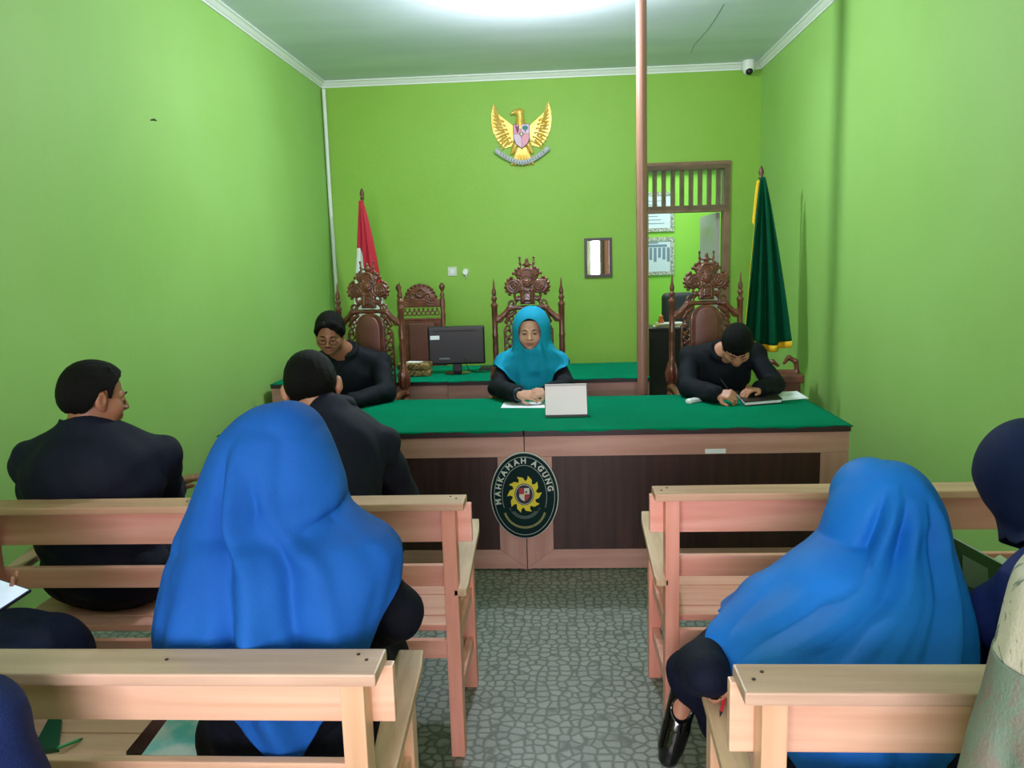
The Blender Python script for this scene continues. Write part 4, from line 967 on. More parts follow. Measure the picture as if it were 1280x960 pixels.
def legs_default(pel, yaw, spread=0.12, knee=0.43, kz=0.50, foot=0.42, lean=(0, 0)):
    M_ = rotm(yaw); p = A(pel); kn = []; ft = []
    for s_ in (-1, 1):
        k_ = p + M_ @ A((s_ * spread, knee, 0)); k_[2] = kz; kn.append(k_); f_ = p + M_ @ A((s_ * spread, foot, 0)); f_[2] = 0.0; ft.append(f_)
    return kn, ft
def sample(F, P):
    idx = []; fr = []
    for i in range(3):
        a = F.ax[i]; k = np.clip(np.searchsorted(a, P[:, i]) - 1, 0, len(a) - 2); idx.append(k); fr.append(np.clip((P[:, i] - a[k]) / (a[k + 1] - a[k]), 0, 1))
    r_ = 0
    for dx in (0, 1):
        for dy in (0, 1):
            for dz in (0, 1):
                w_ = (fr[0] if dx else 1 - fr[0]) * (fr[1] if dy else 1 - fr[1]) * (fr[2] if dz else 1 - fr[2])
                r_ = r_ + w_ * F.F[idx[0] + dx, idx[1] + dy, idx[2] + dz]
    return r_
def push_out(h, P, g, margin=0.006, arms=0.8):
    pts = [h.pel, h.neck, h.head] + h.sh + h.el; F = Field(np.min(pts, 0) - 0.2, np.max(pts, 0) + 0.2, 0.012)
    h.torso(F, g)
    for i in (0, 1): F.cone(h.sh[i], h.sh[i] * (1 - arms) + h.el[i] * arms, 0.046 + g * .8, 0.040 + g, 0.03)
    F.ell(h.head + h.HM @ A((0, -0.012, 0.03)), (0.08, 0.10, 0.09), 0.02, h.HM)
    Q = P.reshape(-1, 3).copy(); q0 = Q.copy()
    for it in range(5):
        d = sample(F, Q); e = 0.012
        G_ = np.stack([sample(F, Q + A(v)) - sample(F, Q - A(v)) for v in ((e, 0, 0), (0, e, 0), (0, 0, e))], 1); G_ /= (np.linalg.norm(G_, axis=1)[:, None] + 1e-6)
        Q += G_ * (np.clip(margin - d, 0, 0.03) * (d < 0.2))[:, None]
    D = (Q - q0).reshape(P.shape); m2 = np.linalg.norm(D, axis=2)
    for it in range(10):   # let the pushed cloth spread softly
        Ds = (np.roll(D, 1, 1) + np.roll(D, -1, 1) + D * 2); Ds[1:-1] += D[2:] + D[:-2]; Ds[1:-1] /= 6; Ds[0] /= 4; Ds[-1] /= 4
        D = np.where((np.linalg.norm(Ds, axis=2) > m2)[..., None], Ds, D)
    return P + D
def veil(h, name, rings, hem, folds, m_, label=None, push=0.03, arm_cover=0.8, dents=(), hole=None, n=180, nv=110, power=2.0, seed=0, amp=0.004, thick=0.003):
    """rings: (z, left x, right x, centre y, half depth), top first; hem(theta) lowest z; theta -90 = towards the camera"""
    rings = sorted(rings, key=lambda q: -q[0]); z_ = np.array([q[0] for q in rings])[::-1]
    cols = [np.array([q[i] for q in rings])[::-1] for i in (1, 2, 3, 4)]
    def smooth_interp(z, c):   # Catmull-Rom through the rings
        z = float(min(max(z, z_[0]), z_[-1])); i = int(min(max(np.searchsorted(z_, z) - 1, 0), len(z_) - 2)); t = (z - z_[i]) / (z_[i + 1] - z_[i])
        def sl(k):
            if k == 0: return (c[1] - c[0]) / (z_[1] - z_[0])
            if k == len(z_) - 1: return (c[-1] - c[-2]) / (z_[-1] - z_[-2])
            a, b = (c[k] - c[k - 1]) / (z_[k] - z_[k - 1]), (c[k + 1] - c[k]) / (z_[k + 1] - z_[k])
            return 0 if a * b <= 0 else 2 * a * b / (a + b)
        d = z_[i + 1] - z_[i]; m0, m1 = sl(i) * d, sl(i + 1) * d
        return (2 * t ** 3 - 3 * t ** 2 + 1) * c[i] + (t ** 3 - 2 * t ** 2 + t) * m0 + (-2 * t ** 3 + 3 * t ** 2) * c[i + 1] + (t ** 3 - t ** 2) * m1
    ztop = z_[-1]; table = {}
    zt = np.linspace(z_[0], ztop, 400); tab = np.array([[smooth_interp(q, c) for c in cols] for q in zt])
    P = np.zeros((nv, n, 3)); keep = np.ones((nv - 1, n), bool); rs = np.random.RandomState(seed)
    for j in range(n):
        th = 2 * PI * j / n - PI; deg = math.degrees(th); hz = hem(deg); ca, sa = math.cos(th), math.sin(th)
        for i in range(nv):
            v = i / (nv - 1); v = math.sin(v * PI / 2) ** 1.0 if False else 1 - (1 - v) ** 1.35; z = hz + (ztop - hz) * v
            q = [np.interp(z, zt, tab[:, k]) for k in range(4)]; cx, a_ = (q[0] + q[1]) / 2, (q[1] - q[0]) / 2
            e = 2.0 / power; ex = math.copysign(abs(ca) ** e, ca); ey = math.copysign(abs(sa) ** e, sa)
            d = 0.0
            if a_ > 0.03:
                for (t0, z0, t1, z1, wd, am) in folds:
                    u = (z0 - z) / (z0 - z1)
                    if -0.15 < u < 1.3:
                        tc_ = t0 + (t1 - t0) * u; dd = (deg - tc_ + 180) % 360 - 180; fade = min(1, max(0, (u + 0.15) / 0.35)) * min(1, max(0, (1.3 - u) / 0.25))
                        d += am * math.exp(-(dd / wd) ** 2) * fade
                for (td, zd, wd, wz, tilt, am) in dents:
                    dd = (deg - td + 180) % 360 - 180; d += am * math.exp(-(dd / wd) ** 2 - ((z - zd - tilt * dd) / wz) ** 2)
                low = min(1, max(0, (ztop - z - 0.16) / 0.25)); d += low * amp * (math.sin(deg * 0.14 + 9 * z + seed) + 0.6 * math.sin(deg * 0.31 - 6 * z + seed * 2))
            P[i, j] = (cx + (a_ + d) * ex, q[2] + (q[3] + d) * ey, z)
    if push: P = push_out(h, P, push, arms=arm_cover)
    if hole:
        hx, hz_, rx, rz, ymax = hole
        for i in range(nv - 1):
            for j in range(n):
                c = P[i, j]
                if c[1] < ymax and ((c[0] - hx) / rx) ** 2 + ((c[2] - hz_) / rz) ** 2 < 1: keep[i, j] = False
    return h.adopt(grid_mesh(name, P, m_, None, closed=True, keep=keep, thick=thick), label)
def prings(L_):
    """rings from (photo row, left, right, distance, half depth) of the cloth outline"""
    out = []
    for py, l, r_, Yc, b_ in L_:
        a, c = at(l, py, Yc), at(r_, py, Yc); out.append(((a.z + c.z) / 2, a.x, c.x, Yc, b_))
    return out
def lerp_deg(tab):
    xs = [t[0] for t in tab]; zs = [t[1] for t in tab]
    return lambda d: float(np.interp(d, xs, zs, period=360)) if False else float(np.interp(d, [xs[-1] - 360] + xs + [xs[0] + 360], [zs[-1]] + zs + [zs[0]]))

# ---- man with glasses behind the desk on the left
yw = R_(180)
kn, ft = legs_default((-1.33, 5.02, 0.55), yw, kz=0.52)
h = Human('man with glasses in black shirt looking down, left behind the desk', (-1.33, 5.02, 0.56), yw, (-1.36, 4.86, 1.03), (-1.39, 4.70, 1.165), (R_(186), R_(22), R_(-4)),
          [(-1.11, 4.90, 0.965), (-1.60, 4.90, 0.965)], [(-1.06, 4.70, 0.80), (-1.66, 4.74, 0.80)], [(-1.22, 4.46, 0.785), (-1.44, 4.44, 0.785)],
          [dict(d=(-0.8, -0.6, 0), n=(0, 0, -1), t=1, curl=0.35, s=0.95), dict(d=(0.8, -0.6, 0), n=(0, 0, -1), t=-1, curl=0.35, s=0.95)], kn, ft, fat=1.25, face_fat=1.24, skin_m=skin_d)
h.body(); jacket(h, 'shirt', nearblack, 0.020, cut=0.95); trousers(h, nearblack); shoes(h, black_pl)
def bang(F): F.chain([(-0.03, 0.062, 0.098), (0.03, 0.072, 0.086), (0.064, 0.056, 0.056), (0.079, 0.022, 0.02)], [0.014, 0.014, 0.013, 0.011], 0.02).chain([(-0.02, 0.062, 0.098), (-0.064, 0.045, 0.065), (-0.082, 0.012, 0.02)], [0.013, 0.012, 0.010], 0.02)
h.hair(vol=0.014, top=0.010, extra=bang, droop=0.036, part_x=0.016, fringe=0.018, hl=[(-0.13, -0.062), (-0.06, -0.06), (-0.03, -0.03), (-0.016, 0.012), (0.012, 0.012), (0.020, -0.022), (0.036, -0.018), (0.044, 0.030), (0.062, 0.070), (0.085, 0.086), (0.14, 0.09)])
T_ = lambda p: tuple(h.head + h.HM @ A(p))
mb = MB()
for q in (-1, 1):
    mb = MB(); mb.tube([T_((q * 0.033 + 0.024 * math.cos(a), 0.106 - 0.006 * abs(math.cos(a)), -0.006 + 0.015 * math.sin(a))) for a in np.linspace(0, 2 * PI, 21)], 0.0017, 5, cap=False)
    if q == 1: mb.tube([T_((-0.010, 0.107, -0.004)), T_((0, 0.110, 0.0)), T_((0.010, 0.107, -0.004))], 0.0011, 5)
    mb.tube([T_((q * 0.057, 0.100, -0.002)), T_((q * 0.080, 0.05, 0.0)), T_((q * 0.086, 0.0, 0.002))], 0.0012, 5)
    h.adopt(mb.build('eyeglasses', mat('thin_metal', (52, 44, 42), 0.3, metal=0.5), smooth=True))
mb = MB(); mb.tube([T_((-0.024, 0.092, -0.047)), T_((0, 0.101, -0.043)), T_((0.024, 0.092, -0.047))], [0.002, 0.0038, 0.002], 6); h.adopt(mb.build('moustache', hair_m, smooth=True))

# ---- woman judge in teal headscarf
kn, ft = legs_default((-0.17, 5.0, 0.55), yw, kz=0.52)
h = Human('woman in a teal headscarf facing the camera, hands folded on the green table', (-0.17, 5.0, 0.56), yw, (-0.172, 4.93, 1.005), (-0.175, 4.86, 1.135), (yw, R_(6), 0),
          [(0.0, 4.92, 0.93), (-0.345, 4.92, 0.93)], [(0.045, 4.78, 0.80), (-0.385, 4.78, 0.80)], [(-0.07, 4.52, 0.808), (-0.235, 4.50, 0.802)],
          [dict(d=(-0.9, -0.35, 0.05), n=(0.3, 0.6, -0.4), t=1, curl=0.55, s=0.85, fine=True), dict(d=(0.9, -0.35, 0.0), n=(-0.3, 0.6, -0.4), t=-1, curl=0.5, s=0.85, fine=True)], kn, ft, fat=0.95, face_fat=1.08, skin_m=mat('light_brown_skin', (214, 162, 138), 0.5, (204, 150, 126), scale=18))
h.body(eyes='open'); jacket(h, 'dress', nearblack, 0.016, cut=0.9, collar=False, flare=0.010); trousers(h, nearblack, skirt=True, name='skirt'); shoes(h, black_pl)
cuff = mat('grey_lace_cuff', (88, 110, 124), 0.8, (30, 40, 52), scale=60, ramp=(0.42, 0.56))
a_, b_ = A(h.el[1]), A(h.wr[1]); h.adopt(MB().tube([tuple(a_ * (1 - t) + b_ * t) for t in (0.72, 0.82, 0.95, 1.03)], [0.037, 0.039, 0.042, 0.040], 16).build('lace_cuff', cuff, smooth=True), 'grey patterned lace cuff')
rg = prings([(436, 640, 694, 4.88, 0.125), (443, 633, 701, 4.89, 0.13), (450, 627, 706, 4.90, 0.14), (458, 622, 711, 4.90, 0.145), (470, 624, 709, 4.90, 0.15), (495, 632, 700, 4.90, 0.16)])
hc = at(664.5, 411, 4.88); rr = []
for k in range(9):
    t = k / 8 * PI / 2; rr.append((hc.z + 0.142 * math.sin(t), hc.x - 0.118 * math.cos(t) - 0.0005, hc.x + 0.118 * math.cos(t) + 0.0005, 4.88 + 0.01 * math.sin(t), 0.118 * math.cos(t) + 0.0005))
rr.append((hc.z - 0.06, hc.x - 0.118, hc.x + 0.120, 4.88, 0.120))
hemz = lambda py: at(664, py, 4.76).z
hm = lerp_deg([(-180, hemz(459)), (-150, hemz(464)), (-125, hemz(478)), (-105, hemz(493)), (-90, hemz(496)), (-75, hemz(492)), (-55, hemz(478)), (-30, hemz(462)), (0, hemz(456)), (60, hemz(470)), (90, hemz(476)), (120, hemz(470))])
folds = [(-110, hc.z - 0.08, -88, hc.z - 0.24, 12, 0.014), (-70, hc.z - 0.08, -86, hc.z - 0.24, 10, 0.012), (-100, hc.z - 0.1, -120, hc.z - 0.3, 9, -0.012), (-60, hc.z - 0.1, -50, hc.z - 0.3, 9, -0.012), (-140, hc.z - 0.12, -140, hc.z - 0.3, 10, 0.01), (-30, hc.z - 0.12, -30, hc.z - 0.3, 10, 0.01), (-90, hc.z - 0.16, -90, hc.z - 0.32, 6, -0.008)]
veil(h, 'headscarf', rr + rg, hm, folds, teal, 'teal headscarf draped over the shoulders', hole=(-0.178, at(661, 418, 4.77).z, 0.070, 0.093, 4.86), seed=2, amp=0.005, n=220, nv=130)
F = Field((-0.12, -0.12, -0.14), (0.12, 0.14, 0.14), 0.004); F.ell((0, -0.012, 0.032), (0.083, 0.104, 0.093)); F.clip((0, 0.02, 0.045), (0, 0.62, -0.78)); o = F.mesh('under_scarf', navy2); o.data.transform(xf(h.HM, h.head)); h.adopt(o, 'dark band under the headscarf')

# ---- man bowed over the desk on the right
kn, ft = legs_default((0.98, 5.03, 0.55), yw, kz=0.52)
h = Human('man in black shirt bowed low over a folder, right behind the desk', (0.99, 5.03, 0.56), yw, (0.995, 4.78, 0.985), (1.035, 4.60, 1.045), (R_(172), R_(50), R_(0)),
          [(1.215, 4.84, 0.975), (0.785, 4.86, 0.965)], [(1.27, 4.68, 0.80), (0.765, 4.66, 0.795)], [(1.15, 4.54, 0.80), (0.885, 4.41, 0.796)],
          [dict(d=(-0.9, -0.5, 0.0), n=(0, 0, -1), t=1, curl=0.4, s=0.95), dict(d=(0.6, -0.5, 0.05), n=(0.3, 0.5, -0.7), t=-1, curl=0.85, s=1.0, fine=True)], kn, ft, fat=1.08, face_fat=1.05, skin_m=skin)
h.body(); jacket(h, 'shirt', nearblack, 0.020, cut=0.95); trousers(h, nearblack); shoes(h, black_pl); h.hair(vol=0.012, top=0.006, fringe=0.040, droop=0.010)
wv = V(h.wr[1]); mb = MB().tube([tuple(wv + V((0.075, -0.05, 0.002))), tuple(wv + V((0.02, 0.015, 0.085)))], [0.002, 0.004], 8)
tag(mb.build('pen', black_pl, smooth=True), 'black pen in the fist of the bowed man', 'pen')

# ---- man in suit seen from behind, in front of the desk
kn, ft = legs_default((-0.82, 2.52, 0.52), 0, kz=0.50)
h = Human('man in charcoal jacket seen from behind with bowed head, front left bench', (-0.80, 2.53, 0.53), R_(4), (-0.845, 2.80, 1.035), (-0.918, 2.83, 1.125), (R_(8), R_(30), R_(-8)),
          [(-1.06, 2.78, 0.955), (-0.635, 2.755, 0.935)], [(-1.12, 2.86, 0.70), (-0.60, 2.84, 0.70)], [(-0.98, 3.05, 0.62), (-0.72, 3.05, 0.62)],
          [dict(d=(0.4, 0.9, 0), n=(0, 0, -1), t=1, curl=0.5), dict(d=(-0.4, 0.9, 0), n=(0, 0, -1), t=-1, curl=0.5)], kn, ft, fat=1.12, face_fat=1.12, skin_m=skin)
h.ex = 0.097; h.body(); jacket(h, 'jacket', charcoal, 0.024, cut=0.97, step=0.0065, wr=0.006); trousers(h, navy2); shoes(h, black_pl)
h.hair(vol=0.019, top=0.004, hl=[(-0.13, -0.072), (-0.06, -0.07), (-0.035, -0.05), (-0.024, -0.005), (-0.012, 0.026), (0.012, 0.03), (0.020, -0.012), (0.034, -0.012), (0.040, 0.030), (0.062, 0.052), (0.085, 0.062), (0.14, 0.066)])

# ---- big man at the left wall
kn, ft = legs_default((-1.60, 2.54, 0.52), R_(-12), kz=0.50, spread=0.14)
h = Human('broad man in navy jacket turning his face right, by the left wall', (-1.60, 2.55, 0.54), R_(-14), (-1.625, 2.56, 1.035), (-1.60, 2.58, 1.145), (R_(-42), R_(10), R_(0)),
          [(-1.835, 2.52, 0.945), (-1.405, 2.66, 0.93)], [(-1.90, 2.66, 0.68), tuple(at(207, 628, 2.80))], [(-1.78, 2.88, 0.62), tuple(at(214, 606, 2.98))],
          [dict(d=(0.4, 0.9, 0), n=(0, 0, -1), t=1, curl=0.5), dict(d=(0.75, 0.4, 0.18), n=(0, 0, -1), t=-1, curl=0.12, s=1.0, fine=True)], kn, ft, fat=1.28, face_fat=1.1, skin_m=skin_d)
h.body(); jacket(h, 'jacket', mat('navy_jacket_cloth', (15, 18, 36), 0.7, (20, 24, 44), scale=4, bump=0.25, bscale=260, spec=0.2), 0.026, cut=0.93, step=0.0065, wr=0.004); trousers(h, navy2); shoes(h, black_pl)
h.hair(vol=0.010, top=0.004, hl=[(-0.13, -0.052), (-0.06, -0.05), (-0.035, -0.035), (-0.026, -0.005), (-0.014, 0.026), (0.012, 0.036), (0.020, 0.004), (0.028, 0.008), (0.036, 0.055), (0.055, 0.085), (0.075, 0.105), (0.14, 0.12)])

# ---- woman in royal blue headscarf, left
kn, ft = legs_default((-0.62, 1.58, 0.52), R_(2), kz=0.50, spread=0.10)
h = Human('woman in a royal blue headscarf seen from behind, large, left of the aisle', (-0.62, 1.60, 0.535), R_(2), (-0.605, 1.62, 1.015), (-0.612, 1.70, 1.145), (R_(-5), R_(22), 0),
          [(-0.77, 1.62, 0.93), (-0.43, 1.61, 0.935)], [(-0.83, 1.68, 0.70), tuple(at(497, 768, 1.66))], [(-0.72, 1.92, 0.62), (-0.50, 1.92, 0.62)],
          [dict(d=(0.5, 0.8, 0), n=(0, 0, -1), t=1, curl=0.4, s=0.85), dict(d=(-0.5, 0.8, 0), n=(0, 0, -1), t=-1, curl=0.4, s=0.85)], kn, ft, fat=0.98, skin_m=skin)
h.body(); jacket(h, 'tunic', navy2, 0.018, cut=0.97, collar=False, wr=0.005); trousers(h, navy2, skirt=True, name='skirt'); shoes(h, black_pl)
rg = prings([(508, 322, 369, 1.70, 0.04), (514, 309, 382, 1.70, 0.065), (525, 294, 394, 1.70, 0.088), (542, 278, 408, 1.69, 0.108), (565, 265, 418, 1.68, 0.118), (600, 251, 430, 1.66, 0.126), (630, 240, 437, 1.64, 0.128), (650, 231, 458, 1.63, 0.135), (668, 222, 488, 1.61, 0.145), (690, 214, 503, 1.60, 0.155),
             (720, 207, 500, 1.59, 0.165), (755, 200, 494, 1.575, 0.17), (790, 198, 487, 1.57, 0.17), (830, 210, 480, 1.57, 0.17), (880, 235, 472, 1.565, 0.165), (940, 262, 465, 1.56, 0.16)])
rg.append((at(345, 503.5, 1.70).z, rg[0][1] + 0.04, rg[0][2] - 0.04, 1.70, 0.004))
hm = lerp_deg([(-175, 0.775), (-160, 0.735), (-145, 0.69), (-130, 0.72), (-112, 0.735), (-98, 0.665), (-85, 0.61), (-64, 0.595), (-50, 0.66), (-34, 0.72), (-20, 0.84), (-6, 0.90), (10, 0.93), (40, 0.85), (90, 0.72), (140, 0.78)])
folds = [(-118, 1.14, -93, 0.72, 6, -0.028), (-106, 1.16, -80, 0.70, 6, 0.024), (-88, 1.10, -58, 0.72, 5, -0.026), (-74, 1.08, -44, 0.74, 6, 0.014), (-135, 1.08, -118, 0.70, 9, 0.012), (-150, 1.0, -135, 0.7, 7, -0.010), (-100, 0.9, -98, 0.62, 5, -0.010), (-60, 0.98, -66, 0.7, 6, -0.008), (-35, 0.95, -38, 0.78, 7, 0.010), (-96, 1.22, -108, 1.05, 14, 0.008), (-62, 1.22, -72, 1.05, 9, -0.008)]
veil(h, 'headscarf', rg, hm, folds, blue, 'royal blue headscarf falling down the back', seed=1, amp=0.005, n=300, nv=190, dents=[(-38, 1.035, 34, 0.014, 0.0007, -0.022), (-40, 1.075, 30, 0.022, 0.0007, 0.010), (-150, 0.98, 24, 0.02, 0.001, -0.008)])

# ---- woman in azure headscarf, right
kn, ft = legs_default((0.66, 1.53, 0.52), R_(0), kz=0.50, spread=0.10)
ft[0] = A(at(856, 856, 2.14)) - A((0, 0, 0.07)); kn[0] = A((0.49, 2.03, 0.49)); ft[1] = A((0.62, 2.1, 0.0))
h = Human('woman in an azure headscarf leaning forward over the bench on the right, seen from behind', (0.65, 1.58, 0.53), 0, (0.70, 1.88, 0.835), (0.748, 1.89, 0.942), (R_(0), R_(35), 0),
          [(0.47, 1.80, 0.745), (0.775, 1.82, 0.75)], [tuple(at(878, 836, 1.64)), (0.81, 1.82, 0.62)], [tuple(at(888, 842, 1.56)), (0.80, 2.0, 0.62)],
          [dict(d=(0.5, 0.0, -0.75), n=(-0.6, -0.5, -0.4), t=1, curl=1.1, s=0.62), dict(d=(-0.5, 0.8, 0), n=(0, 0, -1), t=-1, curl=0.4, s=0.85)], kn, ft, fat=1.0, skin_m=skin)
h.fds = [A(at(828, 958, 2.08) - at(856, 856, 2.14)) / 0.26, None]; h.body(); jacket(h, 'tunic', navy, 0.018, cut=0.9, collar=False, wr=0.005); trousers(h, navy, skirt=True, name='skirt', hemr=0.045)
shoes(h, mat('black_patent', (12, 12, 14), 0.15, coat=0.6))
rg = prings([(580, 1088, 1130, 1.87, 0.035), (586, 1074, 1143, 1.87, 0.06), (598, 1058, 1157, 1.87, 0.085), (615, 1046, 1168, 1.865, 0.105), (640, 1035, 1179, 1.855, 0.12), (668, 1026, 1184, 1.845, 0.135), (695, 1016, 1189, 1.82, 0.16), (715, 998, 1194, 1.80, 0.185), (735, 965, 1199, 1.77, 0.205), (755, 930, 1204, 1.745, 0.22), (775, 902, 1207, 1.725, 0.23),
             (795, 886, 1208, 1.71, 0.235), (815, 886, 1206, 1.69, 0.235), (840, 895, 1202, 1.67, 0.23), (880, 925, 1192, 1.64, 0.22), (950, 955, 1180, 1.62, 0.20)])
rg.append((at(1109, 577.5, 1.87).z, rg[0][1] + 0.036, rg[0][2] - 0.036, 1.87, 0.004))
hm = lerp_deg([(-180, 0.74), (-168, 0.70), (-155, 0.64), (-140, 0.56), (-120, 0.46), (-95, 0.44), (-70, 0.44), (-50, 0.47), (-30, 0.60), (-10, 0.70), (10, 0.74), (60, 0.74), (90, 0.72), (140, 0.74)])
folds = [(-100, 1.02, -128, 0.78, 8, 0.024), (-112, 1.0, -142, 0.78, 7, -0.02), (-80, 0.98, -104, 0.74, 6, 0.012), (-90, 0.98, -114, 0.76, 6, -0.02), (-62, 0.98, -70, 0.72, 6, -0.02), (-52, 0.98, -58, 0.7, 6, 0.018), (-40, 0.92, -44, 0.7, 5, -0.010), (-150, 0.86, -162, 0.72, 7, 0.014), (-140, 0.84, -150, 0.7, 6, -0.012), (-76, 0.9, -84, 0.6, 5, -0.008), (-55, 1.06, -62, 0.96, 14, 0.008)]
veil(h, 'headscarf', rg, hm, folds, blue2, 'azure headscarf with a sheen', seed=4, amp=0.005, n=280, nv=180, push=0.022, arm_cover=0.72)
mb = MB(); pw = V(h.wr[0]) + V((0.02, 0.02, 0.0)); p1_, p2_ = at(907, 866, 1.56), at(900, 896, 1.52)
mb.tube([p1_, p1_ + (p2_ - p1_) * 0.8], 0.0036, 6); 
pc = empty('pencil', tuple(p1_), 0, 'short red pencil held over the armrest of the near right bench', 'pencil')
pb = MB().tube([(0, 0, 0), tuple((p2_ - p1_) * 0.8)], 0.0036, 6).build('pencil_shaft', mat('red_pencil', (206, 40, 52), 0.4), pc); MB().tube([tuple((p2_ - p1_) * 0.8), tuple(p2_ - p1_)], [0.0036, 0.0006], 6).build('pencil_tip', bk, pc)

# ---- woman in navy headscarf at the right edge
kn, ft = legs_default((1.10, 1.55, 0.52), R_(4), kz=0.50, spread=0.10)
h = Human('woman in a navy headscarf reading a green book at the right edge', (1.10, 1.58, 0.53), R_(5), (1.12, 1.70, 0.91), (1.105, 1.86, 1.02), (R_(8), R_(38), 0),
          [(0.95, 1.70, 0.765), (1.27, 1.70, 0.79)], [(1.0, 1.80, 0.60), (1.30, 1.82, 0.64)], [tuple(at(1262, 775, 1.93)), (1.24, 1.97, 0.62)],
          [dict(d=(-0.9, 0.1, 0.35), n=(0.0, 0.9, 0.1), t=1, curl=0.8, s=0.7), dict(d=(0.0, 0.6, 0.0), n=(0, 0.3, 1), t=-1, curl=0.3, s=0.9)], kn, ft, fat=1.0, skin_m=skin)
h.body(); jacket(h, 'blouse', mat('dark_blue_blouse_cloth', (38, 52, 128), 0.7, (30, 42, 108), scale=4, bump=0.2, bscale=260, spec=0.2), 0.024, cut=0.94, collar=False); trousers(h, navy2, skirt=True, name='skirt'); shoes(h, black_pl)
rr = []
for k in range(9):
    t = k / 8 * PI / 2; rr.append((1.03 + 0.138 * math.sin(t), 1.108 - 0.114 * math.cos(t) - 0.0005, 1.108 + 0.114 * math.cos(t) + 0.0005, 1.87, 0.125 * math.cos(t) + 0.0005))
rr += [(0.97, 1.005, 1.222, 1.84, 0.125), (0.93, 1.02, 1.225, 1.80, 0.12), (0.88, 1.01, 1.24, 1.76, 0.12), (0.84, 1.0, 1.25, 1.74, 0.13)]
veil(h, 'headscarf', rr, lerp_deg([(-180, 0.91), (-150, 0.90), (-90, 0.87), (-30, 0.89), (30, 0.90), (90, 0.84)]), [(-120, 1.0, -110, 0.8, 8, 0.01), (-70, 1.0, -80, 0.8, 8, -0.01)], mat('navy_headscarf_cloth', (16, 26, 66), 0.75, (20, 32, 76), scale=3, bump=0.2, bscale=300, spec=0.2), 'navy headscarf', seed=5, n=120, nv=60)
# open green book
r = empty('open_book', tuple(at(1222, 715, 2.02)), 0, 'open book with dark green cover held at the right edge', 'book')
b0 = V(r.location)
A0, A1, A2, A3 = at(1181, 667, 2.03) - b0, at(1268, 714, 2.06) - b0, at(1266, 790, 1.99) - b0, at(1190, 745, 1.97) - b0
def slab(name, q, t, mm, off=V((0, 0, 0))):
    n_ = (q[1] - q[0]).cross(q[3] - q[0]).normalized() * t; v = [p + off for p in q] + [p + off + n_ for p in q]
    return MB().add(v, [(0, 1, 2, 3), (7, 6, 5, 4), (0, 4, 5, 1), (1, 5, 6, 2), (2, 6, 7, 3), (3, 7, 4, 0)]).build(name, mm, r)
slab('cover', [A0, A1, A2, A3], 0.003, mat('dark_green_book_cover', (18, 58, 32), 0.45)); nn = (A1 - A0).cross(A3 - A0).normalized()
sgn = 1 if nn.y > 0 else -1
pg = slab('pages', [A0 + nn * sgn * 0.004 + V((0, 0, 0.006)), A1 + nn * sgn * 0.004 + V((0, 0, 0.006)), A2 + nn * sgn * 0.004, A3 + nn * sgn * 0.004], sgn * 0.012, paper)
slab('cover_label', [A0 * .0 + (A0 * .62 + A1 * .18 + A2 * .05 + A3 * .15), (A0 * .32 + A1 * .48 + A2 * .12 + A3 * .08), (A0 * .12 + A1 * .28 + A2 * .32 + A3 * .28), (A0 * .3 + A1 * .0 + A2 * .2 + A3 * .5)], 0.001, mat('grey_book_label', (116, 126, 112), 0.5), -nn * sgn * 0.002)
B0, B1, B2, B3 = at(1230, 706, 2.12) - b0, at(1250, 693, 2.18) - b0, at(1284, 716, 2.16) - b0, at(1268, 730, 2.06) - b0
slab('facing_pages', [B0, B1, B2, B3], 0.006, paper)

# ---- person in floral shawl, bottom right
kn, ft = legs_default((0.80, 0.68, 0.52), R_(0), kz=0.50, spread=0.10, knee=0.40, foot=0.40)
h = Human('person in a cream and sage green floral shawl at the bottom right corner', (0.80, 0.68, 0.54), R_(0), (0.80, 0.97, 1.02), (0.81, 1.08, 1.165), (0, R_(20), 0),
          [(0.65, 0.96, 0.94), (0.96, 0.96, 0.94)], [(0.63, 1.00, 0.70), (1.0, 1.0, 0.70)], [(0.70, 1.14, 0.62), (0.90, 1.14, 0.62)],
          [dict(d=(0.5, 0.8, 0), n=(0, 0, -1), t=1, curl=0.9, s=0.7), dict(d=(-0.5, 0.8, 0), n=(0, 0, -1), t=-1, curl=0.9, s=0.7)], kn, ft, fat=0.95, skin_m=skin)
h.body(); trousers(h, navy2, skirt=True, name='skirt'); shoes(h, black_pl)
cream = mat('cream_floral_cloth', (206, 196, 180), 0.8, (120, 124, 116), scale=13, detail=5, ramp=(0.56, 0.62), distort=3.0, bump=0.15, bscale=200)
sage = mat('sage_floral_shawl_cloth', (118, 134, 120), 0.8, (134, 120, 112), scale=11, detail=4, ramp=(0.46, 0.60), distort=1.5, bump=0.2, bscale=220)
jacket(h, 'blouse', cream, 0.014, cut=0.95, collar=False)
top = [(1.302, 0.80, 0.81, 1.08, 0.004), (1.29, 0.765, 0.855, 1.08, 0.045), (1.25, 0.725, 0.90, 1.08, 0.09), (1.18, 0.70, 0.925, 1.07, 0.115), (1.11, 0.705, 0.925, 1.04, 0.12)]
low = []
for (py, l) in ((708, 1262), (740, 1251), (800, 1238), (860, 1222), (910, 1205), (960, 1192), (1040, 1170)):
    a = at(l, py, 1.0); low.append((a.z - 0.02, a.x + 0.016, 1.04 + (1.1 - a.z) * 0.1, 0.99, 0.14))
zc = at(1238, 848, 1.0).z; zd = at(1280, 812, 0.88).z
veil(h, 'headscarf', [q for q in top if q[0] > low[0][0] + .02] + low, lerp_deg([(-180, zc), (-150, zc + 0.01), (-120, zd), (-60, zd), (0, zc), (90, zc)]), [(-150, 1.05, -140, 0.9, 7, 0.012), (-165, 1.0, -160, 0.85, 6, -0.008)], cream, 'cream floral headscarf', seed=7, n=140, nv=90, push=0.02)
